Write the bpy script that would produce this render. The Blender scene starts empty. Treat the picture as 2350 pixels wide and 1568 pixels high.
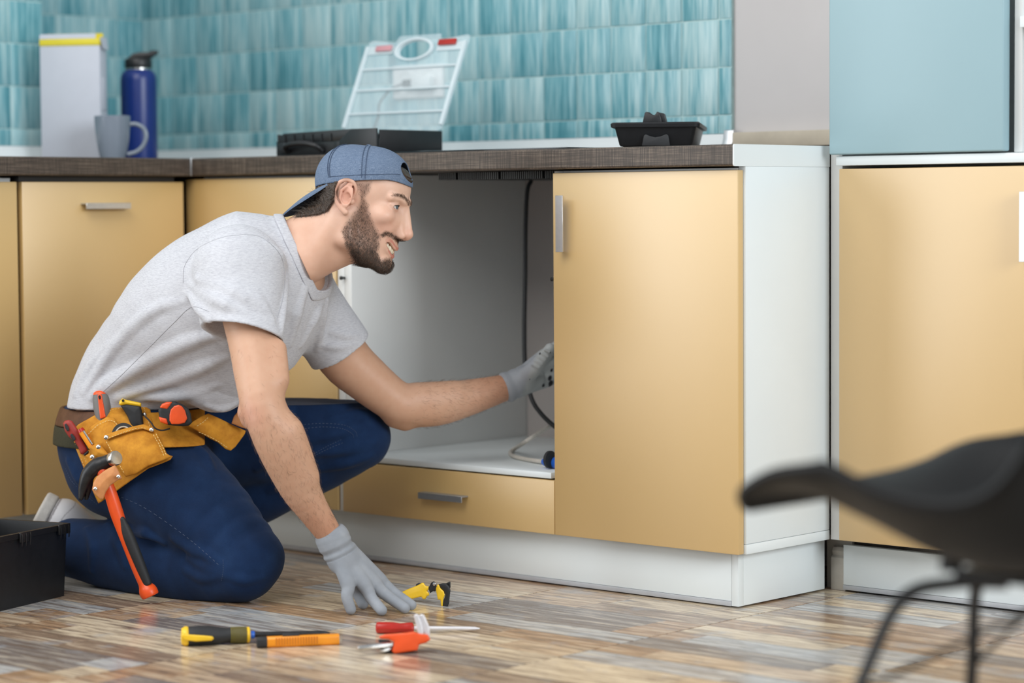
import bpy, bmesh, math, random
import numpy as np
from mathutils import Matrix, Vector, Euler
random.seed(7); rng = np.random.default_rng(7)
S = bpy.context.scene
COL = S.collection
PI = math.pi

# ------------------------------------------------------------------ camera
CAM = np.array([2.73904, -3.67155, 0.76])
RT = np.array([0.74363508, 0.66854819, -0.00708456])      # camera right
UPV = np.array([-0.03201348, 0.04618922, 0.9984196])      # camera up
FW = np.array([-0.66781885, 0.74223303, -0.05575048])     # camera forward
FPX = 5693.2
cd = bpy.data.cameras.new('camera'); cam = bpy.data.objects.new('camera', cd); COL.objects.link(cam)
cd.sensor_fit = 'HORIZONTAL'; cd.sensor_width = 36.0; cd.lens = FPX / 2350 * 36
cam.matrix_world = Matrix(((RT[0], UPV[0], -FW[0], CAM[0]), (RT[1], UPV[1], -FW[1], CAM[1]), (RT[2], UPV[2], -FW[2], CAM[2]), (0, 0, 0, 1)))
cd.clip_start = 0.05; cd.clip_end = 60
cd.dof.use_dof = True; cd.dof.focus_distance = 4.72; cd.dof.aperture_fstop = 2.1
S.camera = cam

# ------------------------------------------------------------------ light
S.view_settings.view_transform = 'Standard'; S.view_settings.look = 'None'
S.view_settings.gamma = 1.0; S.view_settings.use_curve_mapping = False
S.view_settings.exposure = 0.07
w = bpy.data.worlds.new('world'); S.world = w; w.use_nodes = True
bg = w.node_tree.nodes['Background']; bg.inputs[0].default_value = (0.88, 0.94, 1.0, 1); bg.inputs[1].default_value = 0.48
def area(name, loc, target, sx, sy, power, color=(1, 1, 1)):
    l = bpy.data.lights.new(name, 'AREA'); l.shape = 'RECTANGLE'; l.size = sx; l.size_y = sy; l.energy = power; l.color = color
    o = bpy.data.objects.new(name, l); COL.objects.link(o); o.location = loc
    o.rotation_euler = (Vector(target) - Vector(loc)).to_track_quat('-Z', 'Y').to_euler()
    return o
area('window_light_left', (-2.08, -2.75, 1.5), (0.5, -2.75, 1.5), 2.2, 2.96, 88, (0.92, 0.97, 1.0))
area('window_light_right', (7.4, -1.3, 2.7), (-0.5, -0.4, 0.5), 3.6, 3.0, 345, (0.90, 0.96, 1.0))
area('ceiling_fill', (-0.1, -2.5, 2.85), (-0.4, -0.7, 0.2), 2.2, 2.2, 66, (1.0, 0.98, 0.95))  # unseen fill lamp, added to brighten the cabinet fronts

# ------------------------------------------------------------------ materials
def srgb(r, g, b):
    f = lambda c: (c / 255 / 12.92) if c <= 10.3 else ((c / 255 + 0.055) / 1.055) ** 2.4
    return (f(r), f(g), f(b), 1.0)
class NT:
    def __init__(s, name):
        s.m = bpy.data.materials.new(name); s.m.use_nodes = True; s.t = s.m.node_tree; s.n = s.t.nodes
        s.b = s.n['Principled BSDF']
    def add(s, typ, inp=None, **kw):
        x = s.n.new(typ)
        for k, v in kw.items(): setattr(x, k, v)
        for k, v in (inp or {}).items():
            if hasattr(v, 'is_output'): s.t.links.new(v, x.inputs[k])
            else: x.inputs[k].default_value = v
        return x
    def set(s, **kw):
        for k, v in kw.items():
            k = k.replace('_', ' ')
            if hasattr(v, 'is_output'): s.t.links.new(v, s.b.inputs[k])
            else: s.b.inputs[k].default_value = v
        return s
    def ramp(s, fac, stops, interp='LINEAR'):
        r = s.add('ShaderNodeValToRGB', {0: fac}); e = r.color_ramp; e.interpolation = interp
        while len(e.elements) < len(stops): e.elements.new(0.5)
        for i, (p, c) in enumerate(stops): e.elements[i].position = p; e.elements[i].color = c
        return r.outputs[0]
    def mix(s, fac, a, b, mode='MIX'):
        x = s.add('ShaderNodeMix', data_type='RGBA', blend_type=mode)
        for k, v in ((0, fac), (6, a), (7, b)):
            if hasattr(v, 'is_output'): s.t.links.new(v, x.inputs[k])
            else: x.inputs[k].default_value = v
        return x.outputs[2]
    def math(s, op, a, b=0.0, c=0.0, clamp=False):
        x = s.add('ShaderNodeMath', {0: a, 1: b, 2: c}, operation=op); x.use_clamp = clamp; return x.outputs[0]
    def co(s, kind='Object', scale=(1, 1, 1), rot=(0, 0, 0), loc=None):
        tc = s.add('ShaderNodeTexCoord').outputs[kind]
        mp = s.add('ShaderNodeMapping', {0: tc, 2: rot, 3: scale})
        if loc is not None:
            if hasattr(loc, 'is_output'): s.t.links.new(loc, mp.inputs[1])
            else: mp.inputs[1].default_value = loc
        return mp.outputs[0]
    def noise(s, vec, scale, detail=3, rough=0.55, dist=0.0):
        return s.add('ShaderNodeTexNoise', {'Vector': vec, 'Scale': scale, 'Detail': detail, 'Roughness': rough, 'Distortion': dist}).outputs[0]
    def bump(s, h, strength=0.3, dist=0.002):
        s.set(Normal=s.add('ShaderNodeBump', {'Height': h, 'Strength': strength, 'Distance': dist}).outputs[0]); return s
    def objrand(s): return s.add('ShaderNodeObjectInfo').outputs['Random']
def simple(name, col, rough=0.5, metal=0.0, var=0.06, vscale=30.0, bump=0.0, bscale=200.0, spec=0.5, coat=0.0):
    t = NT(name); c = t.co()
    n = t.noise(c, vscale, 4)
    dk = tuple(x * (1 - var) for x in col[:3]) + (1,); lt = tuple(min(1, x * (1 + var)) for x in col[:3]) + (1,)
    t.set(Base_Color=t.ramp(n, [(0.3, dk), (0.7, lt)]), Roughness=rough, Metallic=metal, Specular_IOR_Level=spec, Coat_Weight=coat)
    if bump: t.bump(t.noise(c, bscale, 3), bump, 0.001)
    return t.m
MAT = {}
MAT['laminate'] = simple('laminate_yellow', (0.62, 0.40, 0.140), 0.50, var=0.02, vscale=3, spec=1.0, coat=1.0)
MAT['laminate'].node_tree.nodes['Principled BSDF'].inputs['Coat Roughness'].default_value = 0.42
MAT['laminate'].node_tree.nodes['Principled BSDF'].inputs['IOR'].default_value = 1.7
MAT['white_board'] = simple('white_board', (0.74, 0.79, 0.80), 0.35, var=0.015, vscale=5)
MAT['white_paint'] = simple('white_paint', (0.58, 0.555, 0.55), 0.8, var=0.02, vscale=6, bump=0.05, bscale=90)
MAT['carcass'] = simple('carcass_white', (0.74, 0.75, 0.74), 0.45, var=0.02, vscale=6)
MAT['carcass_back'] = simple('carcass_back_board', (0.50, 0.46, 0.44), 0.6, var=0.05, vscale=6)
MAT['alu'] = simple('brushed_aluminium', (0.62, 0.63, 0.64), 0.36, metal=0.9, var=0.04, vscale=80)
MAT['alu_shaded'] = simple('shaded_aluminium', (0.34, 0.35, 0.36), 0.4, metal=0.7, var=0.04, vscale=80)  # aluminium darkened in its colour for the floor it reflects
MAT['black'] = simple('black_plastic', (0.010, 0.0105, 0.012), 0.42, var=0.15, vscale=60, bump=0.06, bscale=500)
MAT['black_soft'] = simple('black_rubber', (0.016, 0.017, 0.019), 0.6, var=0.15, vscale=60)
MAT['gap_shade'] = simple('recess_shade', (0.01, 0.01, 0.01), 0.8)  # near-black colour stands in for shade inside gaps and holes
MAT['glass_black'] = simple('hob_glass', (0.006, 0.006, 0.008), 0.06)
MAT['chair'] = simple('chair_shell_black', (0.007, 0.0075, 0.008), 0.55, var=0.05, spec=0.3)
MAT['orange'] = simple('orange_plastic', (0.78, 0.085, 0.012), 0.35, var=0.06)
MAT['orange_yellow'] = simple('amber_plastic', (0.85, 0.30, 0.012), 0.35, var=0.05)
MAT['yellow'] = simple('yellow_plastic', (0.83, 0.52, 0.02), 0.35, var=0.05)
MAT['red'] = simple('red_plastic', (0.42, 0.018, 0.01), 0.25, var=0.08)
MAT['red_dull'] = simple('red_rubber', (0.33, 0.028, 0.02), 0.5, var=0.08)
MAT['grey_rubber'] = simple('grey_rubber', (0.17, 0.165, 0.16), 0.6, var=0.08)
MAT['blue_plastic'] = simple('blue_plastic', (0.02, 0.12, 0.55), 0.35)
MAT['steel'] = simple('steel', (0.60, 0.59, 0.57), 0.25, metal=1.0, var=0.12, vscale=90)
MAT['steel_dark'] = simple('blackened_steel', (0.02, 0.02, 0.021), 0.4, metal=0.3, var=0.5, vscale=60, bump=0.15, bscale=120)
MAT['pale_blue'] = simple('pale_blue_laminate', (0.31, 0.455, 0.50), 0.4, var=0.015, vscale=4, spec=0.4)
MAT['mug'] = simple('grey_glaze', (0.20, 0.235, 0.285), 0.18, var=0.03)
MAT['bottle_blue'] = simple('blue_powder_coat', (0.006, 0.026, 0.17), 0.32, var=0.04)
MAT['carton'] = simple('white_carton', (0.53, 0.555, 0.62), 0.55, var=0.015)
MAT['carton_yellow'] = simple('yellow_carton', (0.74, 0.62, 0.035), 0.5, var=0.03)
MAT['cable_white'] = simple('cable_cream', (0.62, 0.58, 0.52), 0.45, var=0.1, vscale=40)
MAT['outlet'] = simple('outlet_white', (0.82, 0.80, 0.79), 0.35)
MAT['seal'] = simple('grey_seal_strip', (0.42, 0.43, 0.45), 0.35)

def tile_mat():
    t = NT('teal_glazed_tile'); r = t.objrand()
    off = t.add('ShaderNodeCombineXYZ', {0: t.math('MULTIPLY', r, 61.0), 1: t.math('MULTIPLY', r, 37.0), 2: t.math('MULTIPLY', r, 83.0)}).outputs[0]
    c = t.co('Object', (1, 1, 0.055), loc=off)
    n1 = t.noise(c, 75, 2, 0.5); n2 = t.noise(c, 300, 3, 0.6)
    m = t.math('ADD', t.math('MULTIPLY', n1, 0.72), t.math('MULTIPLY', n2, 0.36))
    sh = t.math('MULTIPLY', t.math('SUBTRACT', r, 0.5), 0.20)
    f = t.math('ADD', m, sh)
    col = t.ramp(f, [(0.34, srgb(78, 142, 154)), (0.47, srgb(114, 170, 180)), (0.58, srgb(150, 191, 197)), (0.74, srgb(180, 209, 211))])
    t.set(Base_Color=col, Roughness=0.28, Specular_IOR_Level=0.45)
    t.bump(n2, 0.05, 0.001); return t.m
MAT['tile'] = tile_mat()
MAT['grout'] = simple('pale_grout', srgb(176, 204, 204), 0.8, var=0.12, vscale=40)

def floor_mat():
    t = NT('plank_print_tile'); r = t.objrand()
    geo = t.add('ShaderNodeTexCoord').outputs['Object']
    # printed planks: six rows to a tile, each broken once at its own place
    sx = t.add('ShaderNodeSeparateXYZ', {0: geo})
    X, Y = sx.outputs[0], sx.outputs[1]
    rows = t.math('FLOOR', t.math('MULTIPLY', t.math('ADD', Y, 0.245), 6 / 0.4825))
    seed = t.math('ADD', t.math('MULTIPLY', rows, 7.31), t.math('MULTIPLY', r, 91.7))
    h1 = t.add('ShaderNodeTexWhiteNoise', {1: seed}, noise_dimensions='1D').outputs[0]
    side = t.math('GREATER_THAN', X, t.math('MULTIPLY', t.math('SUBTRACT', h1, 0.5), 0.36))
    pid = t.math('ADD', seed, t.math('MULTIPLY', side, 3.77))
    wn = t.add('ShaderNodeTexWhiteNoise', {1: pid}, noise_dimensions='1D')
    off = t.add('ShaderNodeCombineXYZ', {0: t.math('MULTIPLY', wn.outputs[0], 40.0), 1: t.math('MULTIPLY', pid, 3.1), 2: 0.0}).outputs[0]
    vec = t.add('ShaderNodeVectorMath', {0: geo, 1: off}, operation='ADD').outputs[0]
    st = t.add('ShaderNodeMapping', {0: vec, 3: (0.9, 9.5, 1.0)}).outputs[0]
    n = t.noise(st, 7, 6, 0.62, 0.4); fine = t.noise(st, 28, 5, 0.65)
    blot = t.noise(vec, 9, 4, 0.6)
    base = t.ramp(wn.outputs[0], [(0.0, srgb(176, 140, 106)), (0.20, srgb(206, 178, 146)), (0.40, srgb(158, 134, 112)), (0.55, srgb(224, 204, 174)), (0.74, srgb(186, 190, 192)), (0.90, srgb(128, 122, 120))], 'CONSTANT')
    c1 = t.mix(t.ramp(n, [(0.32, (1, 1, 1, 1)), (0.56, (0, 0, 0, 1))]), base, srgb(112, 94, 80))
    c2 = t.mix(t.ramp(n, [(0.50, (0, 0, 0, 1)), (0.74, (0.9, 0.9, 0.9, 1))]), c1, srgb(222, 206, 180))
    c3 = t.mix(t.ramp(blot, [(0.56, (0, 0, 0, 1)), (0.74, (0.75, 0.75, 0.75, 1))]), c2, srgb(164, 172, 180))
    c4 = t.mix(t.ramp(fine, [(0.30, (0.8, 0.8, 0.8, 1)), (0.46, (0, 0, 0, 1))]), c3, srgb(84, 68, 58))
    fr = t.math('FRACT', t.math('MULTIPLY', t.math('ADD', Y, 0.245), 6 / 0.4825))
    ed = t.math('LESS_THAN', t.math('MINIMUM', fr, t.math('SUBTRACT', 1.0, fr)), 0.018)
    c5 = t.mix(t.math('MULTIPLY', ed, 0.45), c4, srgb(70, 58, 50))
    t.set(Base_Color=c5, Roughness=t.ramp(n, [(0.3, (0.26,) * 3 + (1,)), (0.7, (0.16,) * 3 + (1,))]), Specular_IOR_Level=0.55)
    t.bump(t.math('ADD', n, t.math('MULTIPLY', fine, 0.5)), 0.12, 0.0015); return t.m
MAT['floor_tile'] = floor_mat()
MAT['floor_grout'] = simple('floor_grout', srgb(62, 50, 42), 0.95, var=0.15)

def worktop_mat():
    t = NT('woven_brown_laminate')
    a = t.noise(t.co('Object', (1, 1, 1)), 40, 2)
    h = t.noise(t.co('Object', (12, 12, 560)), 1.0, 4, 0.7)
    v = t.noise(t.co('Object', (420, 420, 10)), 1.0, 4, 0.7)
    f = t.math('ADD', t.math('MULTIPLY', h, 0.5), t.math('MULTIPLY', v, 0.5))
    t.set(Base_Color=t.ramp(f, [(0.38, srgb(44, 36, 30)), (0.50, srgb(68, 57, 48)), (0.62, srgb(112, 98, 85))]), Roughness=0.5)
    t.bump(f, 0.2, 0.001); return t.m
MAT['worktop'] = worktop_mat()
def clear_mat(nm='milky_polypropylene', op=0.20):
    t = NT(nm)
    t.set(Base_Color=(0.86, 0.93, 0.95, 1), Roughness=0.25, Specular_IOR_Level=0.4)
    tr = t.add('ShaderNodeBsdfTransparent', {0: (0.95, 0.985, 1.0, 1)})
    n = t.noise(t.co(), 25, 3)
    fac = t.math('ADD', op, t.math('MULTIPLY', n, 0.08))
    mx = t.add('ShaderNodeMixShader', {0: fac, 1: tr.outputs[0], 2: t.b.outputs[0]})
    t.t.links.new(mx.outputs[0], t.n['Material Output'].inputs[0]); return t.m
MAT['clear'] = clear_mat(); MAT['clear_edge'] = clear_mat('milky_moulded_edge', 0.50)
MAT['clear_red'] = simple('faded_red_plastic', (0.62, 0.30, 0.33), 0.4)

# ------------------------------------------------------------------ mesh helpers
class MB:
    def __init__(s): s.v = []; s.f = []; s.M = Matrix.Identity(4)
    def add(s, vs, fs):
        o = len(s.v); s.v += [tuple(s.M @ Vector(v)) for v in vs]; s.f += [tuple(o + i for i in f) for f in fs]; return s
    def box(s, x0, x1, y0, y1, z0, z1):
        return s.add([(x0, y0, z0), (x1, y0, z0), (x1, y1, z0), (x0, y1, z0), (x0, y0, z1), (x1, y0, z1), (x1, y1, z1), (x0, y1, z1)],
                     [(0, 3, 2, 1), (4, 5, 6, 7), (0, 1, 5, 4), (1, 2, 6, 5), (2, 3, 7, 6), (3, 0, 4, 7)])
    def prism(s, poly, z0, z1, axis='z'):
        n = len(poly)
        def P(a, b, c): return {'z': (a, b, c), 'y': (a, c, b), 'x': (c, a, b)}[axis]
        vs = [P(a, b, z0) for a, b in poly] + [P(a, b, z1) for a, b in poly]
        fs = [tuple(range(n))[::-1], tuple(range(n, 2 * n))] + [(i, (i + 1) % n, n + (i + 1) % n, n + i) for i in range(n)]
        return s.add(vs, fs)
    def loft(s, rings, cap=True, closed=True):
        n = len(rings[0]); vs = [p for r in rings for p in r]; fs = []
        for k in range(len(rings) - 1):
            for i in range(n if closed else n - 1):
                j = (i + 1) % n; fs.append((k * n + i, k * n + j, (k + 1) * n + j, (k + 1) * n + i))
        if cap: fs += [tuple(range(n))[::-1], tuple(range((len(rings) - 1) * n, len(rings) * n))]
        return s.add(vs, fs)
    def lathe(s, prof, n=32, cap=True):   # prof: (r, z)
        return s.loft([[(r * math.cos(2 * PI * i / n), r * math.sin(2 * PI * i / n), z) for i in range(n)] for r, z in prof], cap)
    def tube(s, pts, rad, n=10, cap=True, flat=1.0, up=None):
        pts = [Vector(p) for p in pts]; rings = []; ref = Vector(up) if up else None
        for i, p in enumerate(pts):
            t = (pts[min(i + 1, len(pts) - 1)] - pts[max(i - 1, 0)]).normalized()
            if ref is None: ref = Vector((0, 0, 1)) if abs(t.z) < 0.9 else Vector((1, 0, 0))
            a = (ref - t * ref.dot(t)).normalized(); b = t.cross(a)
            if not up: ref = a
            r = rad[i] if isinstance(rad, (list, tuple)) else rad
            rings.append([p + a * (r * flat * math.cos(2 * PI * k / n)) + b * (r * math.sin(2 * PI * k / n)) for k in range(n)])
        return s.loft(rings, cap)
    def build(s, name, mat, parent=None, smooth=None, bevel=0.0, seg=2, sub=0, origin=None):
        vs = np.array(s.v, dtype=float)
        c = (vs.min(0) + vs.max(0)) / 2
        if origin is not None: c = np.array(origin, float)
        elif parent is None: c[2] = vs[:, 2].min()
        me = bpy.data.meshes.new(name); me.from_pydata((vs - c).tolist(), [], s.f); me.update()
        if bevel:
            bm = bmesh.new(); bm.from_mesh(me); bmesh.ops.recalc_face_normals(bm, faces=bm.faces)
            es = [e for e in bm.edges if len(e.link_faces) == 2 and e.calc_face_angle(0) > 0.5]
            bmesh.ops.bevel(bm, geom=es, offset=bevel, segments=seg, profile=0.5, affect='EDGES', clamp_overlap=True)
            bm.to_mesh(me); bm.free()
        else:
            bm = bmesh.new(); bm.from_mesh(me); bmesh.ops.recalc_face_normals(bm, faces=bm.faces); bm.to_mesh(me); bm.free()
        if smooth is None: smooth = bool(bevel)
        if smooth:
            me.shade_smooth()
            me.set_sharp_from_angle(angle=math.radians(38))
        me.materials.append(MAT[mat] if isinstance(mat, str) else mat)
        o = bpy.data.objects.new(name, me); COL.objects.link(o); o.location = c
        if sub:
            m = o.modifiers.new('sub', 'SUBSURF'); m.levels = sub; m.render_levels = sub
        if parent is not None: attach(o, parent)
        return o
def wloc(o):
    v = Vector((0, 0, 0))
    while o is not None: v = v + o.location; o = o.parent
    return v
def attach(o, parent):
    o.parent = parent; o.location = o.location - wloc(parent)
def thing(name, label, cat, loc, group=None):
    o = bpy.data.objects.new(name, None); COL.objects.link(o); o.location = loc; o.empty_display_size = 0.05
    return tag(o, label, cat, group)
def tag(o, label=None, cat=None, group=None, kind=None):
    for k, v in (('label', label), ('category', cat), ('group', group), ('kind', kind)):
        if v: o[k] = v
    return o
def box(name, x0, x1, y0, y1, z0, z1, mat, parent=None, bevel=0.0, seg=2):
    return MB().box(x0, x1, y0, y1, z0, z1).build(name, mat, parent, bevel=bevel, seg=seg)
def P(u, v, d):   # a point at depth d metres along the lens axis, seen at pixel (u, v) of the 2350 x 1568 photograph
    return CAM + d * (FW + RT * ((u - 1175) / FPX) - UPV * ((v - 784) / FPX))
def frame(origin, xdir, zhint):
    x = Vector(xdir).normalized(); z = Vector(zhint); z = (z - x * z.dot(x)).normalized(); y = z.cross(x)
    o = Vector(origin)
    return Matrix(((x.x, y.x, z.x, o.x), (x.y, y.y, z.y, o.y), (x.z, y.z, z.z, o.z), (0, 0, 0, 1)))

# ------------------------------------------------------------------ setting
fl = tag(box('floor', -2.7, 3.2, -4.2, 1.0, -0.06, -0.0015, 'floor_grout'), kind='structure')
TP = 0.4825
fm = MB().box(-TP / 2 + 0.0016, TP / 2 - 0.0016, -TP / 2 + 0.0012, TP / 2 - 0.0012, -0.008, 0.0).build('floor_tile', 'floor_tile', None, origin=(0, 0, 0))
first = True
for i in range(-5, 6):
    for j in range(-6, 4):
        x = 0.038 + (i - 0.5) * TP; y = 0.01 + (j - 0.5) * TP
        if x > 2.6 or y < -2.9: continue
        o = fm if first else fm.copy()
        if not first: COL.objects.link(o)
        first = False; o.location = (x, y, 0); o.parent = fl; o.location = o.location - wloc(fl)

TZ = 0.1015; TX = 0.0992
def tile_wall(root, mk, c0, c1, zlo, zhi, edge, shift):
    """tiles on a wall: mk(centre along, z) -> world location; shared meshes by width and height"""
    cache = {}
    a = edge
    cols = []
    n0 = math.floor((c0 - edge) / TX) - 1
    for k in range(n0, n0 + 60):
        l = max(c0, edge + k * TX); r = min(c1, edge + (k + 1) * TX)
        if r - l > 0.012: cols.append((l, r))
    z0 = 0.944 - TZ
    for (l, r) in cols:
        for q in range(9):
            b = max(zlo, z0 + q * TZ); t = min(zhi, z0 + (q + 1) * TZ)
            if t - b < 0.012: continue
            key = (round(r - l, 4), round(t - b, 4))
            w2 = (r - l) / 2 - 0.0013; h2 = (t - b) / 2 - 0.0013
            if key not in cache:
                m = MB()
                if shift == 'x': m.box(-w2, w2, -0.006, 0.004, -h2, h2)
                else: m.box(-0.004, 0.006, -w2, w2, -h2, h2)
                o = m.build('tile', 'tile', None, bevel=0.0016, seg=2, origin=(0, 0, 0)); cache[key] = o
            else:
                o = cache[key].copy(); COL.objects.link(o)
            jit = random.uniform(-0.0006, 0.0006)
            loc = mk((l + r) / 2, (b + t) / 2, jit)
            o.parent = root; o.location = Vector(loc) - wloc(root)
WY = 0.58; LX = -2.394; CX = -2.10; CY = 0.025
wb = tag(box('wall_back', -2.6, 1.6, WY + 0.004, WY + 0.12, 0.0, 2.7, 'white_paint'), kind='structure')
gb = MB().box(LX, -0.449, WY - 0.0042, WY + 0.0035, 0.9045, 1.555).build('grout_bed', 'grout', wb)
tile_wall(wb, lambda a, z, j: (a, WY + 0.0 + j, z), LX, -0.448, 0.903, 1.555, -0.4845 + 0.0015, 'x')
wl = tag(box('wall_left', LX - 0.12, LX - 0.004, CY - 0.2, WY + 0.12, 0.0, 2.7, 'white_paint'), kind='structure')
MB().box(LX - 0.0035, LX + 0.0042, CY, WY, 0.9045, 1.555).build('grout_bed', 'grout', wl)
tile_wall(wl, lambda a, z, j: (LX + j, a, z), CY, WY, 0.903, 1.555, 0.491, 'y')
wc = tag(box('wall_left_pier', LX - 0.12, CX - 0.004, -1.6, CY - 0.001, 0.0, 2.7, 'white_paint'), kind='structure')
MB().box(CX - 0.0035, CX + 0.0042, -1.6, CY - 0.0005, 0.9045, 1.555).build('grout_bed', 'grout', wc)
tile_wall(wc, lambda a, z, j: (CX + j, a, z), -0.9, CY, 0.903, 1.555, -0.071, 'y')

# worktop edge trim along the tiled walls, metal end caps
def trim(name, prof_axis, a0, a1, mat='white_board'):
    m = MB()
    if prof_axis == 'x': m.prism([(WY - 0.0075, 0.866), (WY - 0.0075, 0.9035), (WY - 0.013, 0.9035), (WY - 0.016, 0.893), (WY - 0.027, 0.866)], a0, a1, 'x')
    else:
        pts = [(CX + 0.0075, 0.866), (CX + 0.0075, 0.9035), (CX + 0.013, 0.9035), (CX + 0.016, 0.893), (CX + 0.027, 0.866)]
        m.add([(x, a0, z) for x, z in pts] + [(x, a1, z) for x, z in pts], [(0, 1, 2, 3, 4), (9, 8, 7, 6, 5)] + [(i, 5 + i, 5 + (i + 1) % 5, (i + 1) % 5) for i in range(5)])
    o = m.build(name, mat, None); return tag(o, kind='structure')
t1 = trim('trim_1', 'x', LX + 0.002, -0.462)
MB().prism([(WY - 0.007, 0.8655), (WY - 0.007, 0.913), (WY - 0.017, 0.911), (WY - 0.0185, 0.894), (WY - 0.0295, 0.8655)], -0.462, -0.436, 'x').build('end_cap', 'alu', t1, bevel=0.001)
t2 = trim('trim_2', 'y', -1.2, 0.012)
m = MB(); pts = [(CX + 0.006, 0.8655), (CX + 0.006, 0.907), (CX + 0.016, 0.905), (CX + 0.0185, 0.894), (CX + 0.0295, 0.8655)]
m.add([(x, 0.012, z) for x, z in pts] + [(x, 0.0385, z) for x, z in pts], [(0, 1, 2, 3, 4), (9, 8, 7, 6, 5)] + [(i, 5 + i, 5 + (i + 1) % 5, (i + 1) % 5) for i in range(5)])
m.build('end_cap', 'alu', t2, bevel=0.001)
MAT['putty'] = simple('bare_beige_core', srgb(196, 186, 168), 0.7)
t3 = tag(box('trim_3', -0.436, 0.012, WY - 0.022, WY + 0.003, 0.874, 0.906, 'putty', bevel=0.002), kind='structure')

# ------------------------------------------------------------------ worktop
wt = thing('kitchen_worktop', 'woven dark brown worktop running along both walls over the yellow cabinets, white banded end', 'worktop', (-0.8, 0.28, 0.825))
ZT0, ZT1 = 0.825, 0.865
def slab_prof(f, b):   # rounded front edge
    return [(b, ZT0), (b, ZT1), (f + 0.004, ZT1), (f + 0.0012, ZT1 - 0.0012), (f, ZT1 - 0.004), (f, ZT0 + 0.004), (f + 0.0012, ZT0 + 0.0012), (f + 0.004, ZT0)]
MB().prism(slab_prof(-0.015, WY - 0.008), -1.513, -0.0025, 'x').build('main_slab', 'worktop', wt)
m = MB(); pf = [(LX + 0.008, ZT0), (LX + 0.008, ZT1), (-1.519, ZT1), (-1.5162, ZT1 - 0.0012), (-1.515, ZT1 - 0.004), (-1.515, ZT0 + 0.004), (-1.5162, ZT0 + 0.0012), (-1.519, ZT0)]
pf1 = [(CX + 0.001 if x < -2 else x, z) for x, z in pf]
def slab_y(poly, y0, y1):
    n = len(poly); return [(x, y0, z) for x, z in poly] + [(x, y1, z) for x, z in poly], [tuple(range(n)), tuple(range(n, 2 * n))[::-1]] + [(i, n + i, n + (i + 1) % n, (i + 1) % n) for i in range(n)]
m.add(*slab_y(pf1, -1.6, CY + 0.001)); m.add(*slab_y(pf, CY + 0.001, WY - 0.008)); m.build('side_slab', 'worktop', wt)
MB().box(-1.5148, -1.5115, -0.0165, 0.56, ZT0 + 0.001, ZT1 + 0.0012).build('joint_strip', 'alu', wt, bevel=0.0006)
ebp = [(-0.017, ZT0 + 0.003), (-0.017, ZT1 - 0.003), (-0.0162, ZT1 - 0.0008), (-0.014, ZT1), (0.289, ZT1), (0.289, ZT0 - 0.0003), (-0.014, ZT0 - 0.0003), (-0.0162, ZT0 + 0.0006)]
MB().prism(ebp, -0.0025, 0.0, 'x').build('end_band', 'white_board', wt)

# hob
hob = thing('hob', 'black glass hob let into the worktop with a finned black box hanging beneath', 'hob', (-0.69, 0.30, 0.8655))
MB().box(-0.975, -0.455, 0.045, 0.52, 0.8653, 0.8695).build('glass_top', 'glass_black', hob, bevel=0.0015)
hb = MB().box(-0.815, -0.462, 0.06, 0.40, 0.8125, 0.8235).build('under_box', 'black', hob)
fin = None
for k in range(62):
    x = -0.813 + k * 0.00565
    if k % 21 == 9: continue
    if fin is None:
        fin = MB().box(-0.0016, 0.0016, -0.004, 0.34, -0.0145, 0.0).build('cooling_fin', 'black', None, origin=(0, 0, 0))
        o = fin
    else: o = fin.copy(); COL.objects.link(o)
    o.location = (x, 0.058, 0.8232); o.parent = hob; o.location = o.location - wloc(hob)

# ------------------------------------------------------------------ base cabinets
def handle_h(name, parent, x0, x1, z0, z1, mat='alu'):      # horizontal L-profile on a -Y front
    m = MB().prism([(0.0, z1 - 0.003), (0.0, z1), (-0.021, z1), (-0.021, z0), (-0.018, z0), (-0.018, z1 - 0.003)], x0, x1, 'x')
    return m.build(name, mat, parent, bevel=0.0005, seg=1)
c1 = thing('base_cabinet', 'closed yellow corner base cabinet behind the kneeling man, left of the open one', 'cabinet', (-1.30, 0.28, 0.105))
box('carcass', -1.512, -1.064, 0.022, 0.55, 0.106, 0.822, 'carcass', c1)
box('door', -1.549, -1.067, 0.0, 0.018, 0.106, 0.818, 'laminate', c1, bevel=0.002)
c2 = thing('base_cabinet', 'white-lined base cabinet standing open, its door taken off, one yellow drawer below', 'cabinet', (-0.76, 0.28, 0.105))
box('side_panel', -1.062, -1.0420, 0.001, 0.56, 0.106, 0.822, 'carcass', c2, bevel=0.0012)
box('side_panel', -1.0412, -1.0205, 0.001, 0.56, 0.106, 0.822, 'carcass', c2, bevel=0.0012)
box('side_panel', -0.4660, -0.4435, 0.0185, 0.56, 0.214, 0.822, 'white_board', c2, bevel=0.0012)
box('back_panel', -1.0195, -0.4668, 0.556, 0.562, 0.106, 0.822, 'carcass_back', c2)
box('shelf', -1.0195, -0.4668, 0.004, 0.5555, 0.2155, 0.2275, 'white_board', c2, bevel=0.0012)
dw = box('drawer', -1.053, -0.4555, 0.0, 0.018, 0.1055, 0.2125, 'laminate', c2, bevel=0.002)
handle_h('handle', dw, -0.810, -0.687, 0.153, 0.166, 'alu_shaded')
box('drawer_box', -1.015, -0.48, 0.019, 0.48, 0.112, 0.205, 'carcass', c2)
for (x, z, y_) in ((-1.041, 0.604, 0.001), (-0.4625, 0.610, 0.0165)):
    m = MB(); m.M = frame((x, y_, z), (0, -1, 0), (0, 0, 1)); m.M = m.M @ Matrix.Rotation(PI / 2, 4, 'Y')
    m.lathe([(0.0026, -0.002), (0.0026, 0.008), (0.0042, 0.0085), (0.0042, 0.012), (0.002, 0.013)], 12); m.build('hinge_peg', 'black', c2, smooth=True)
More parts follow.
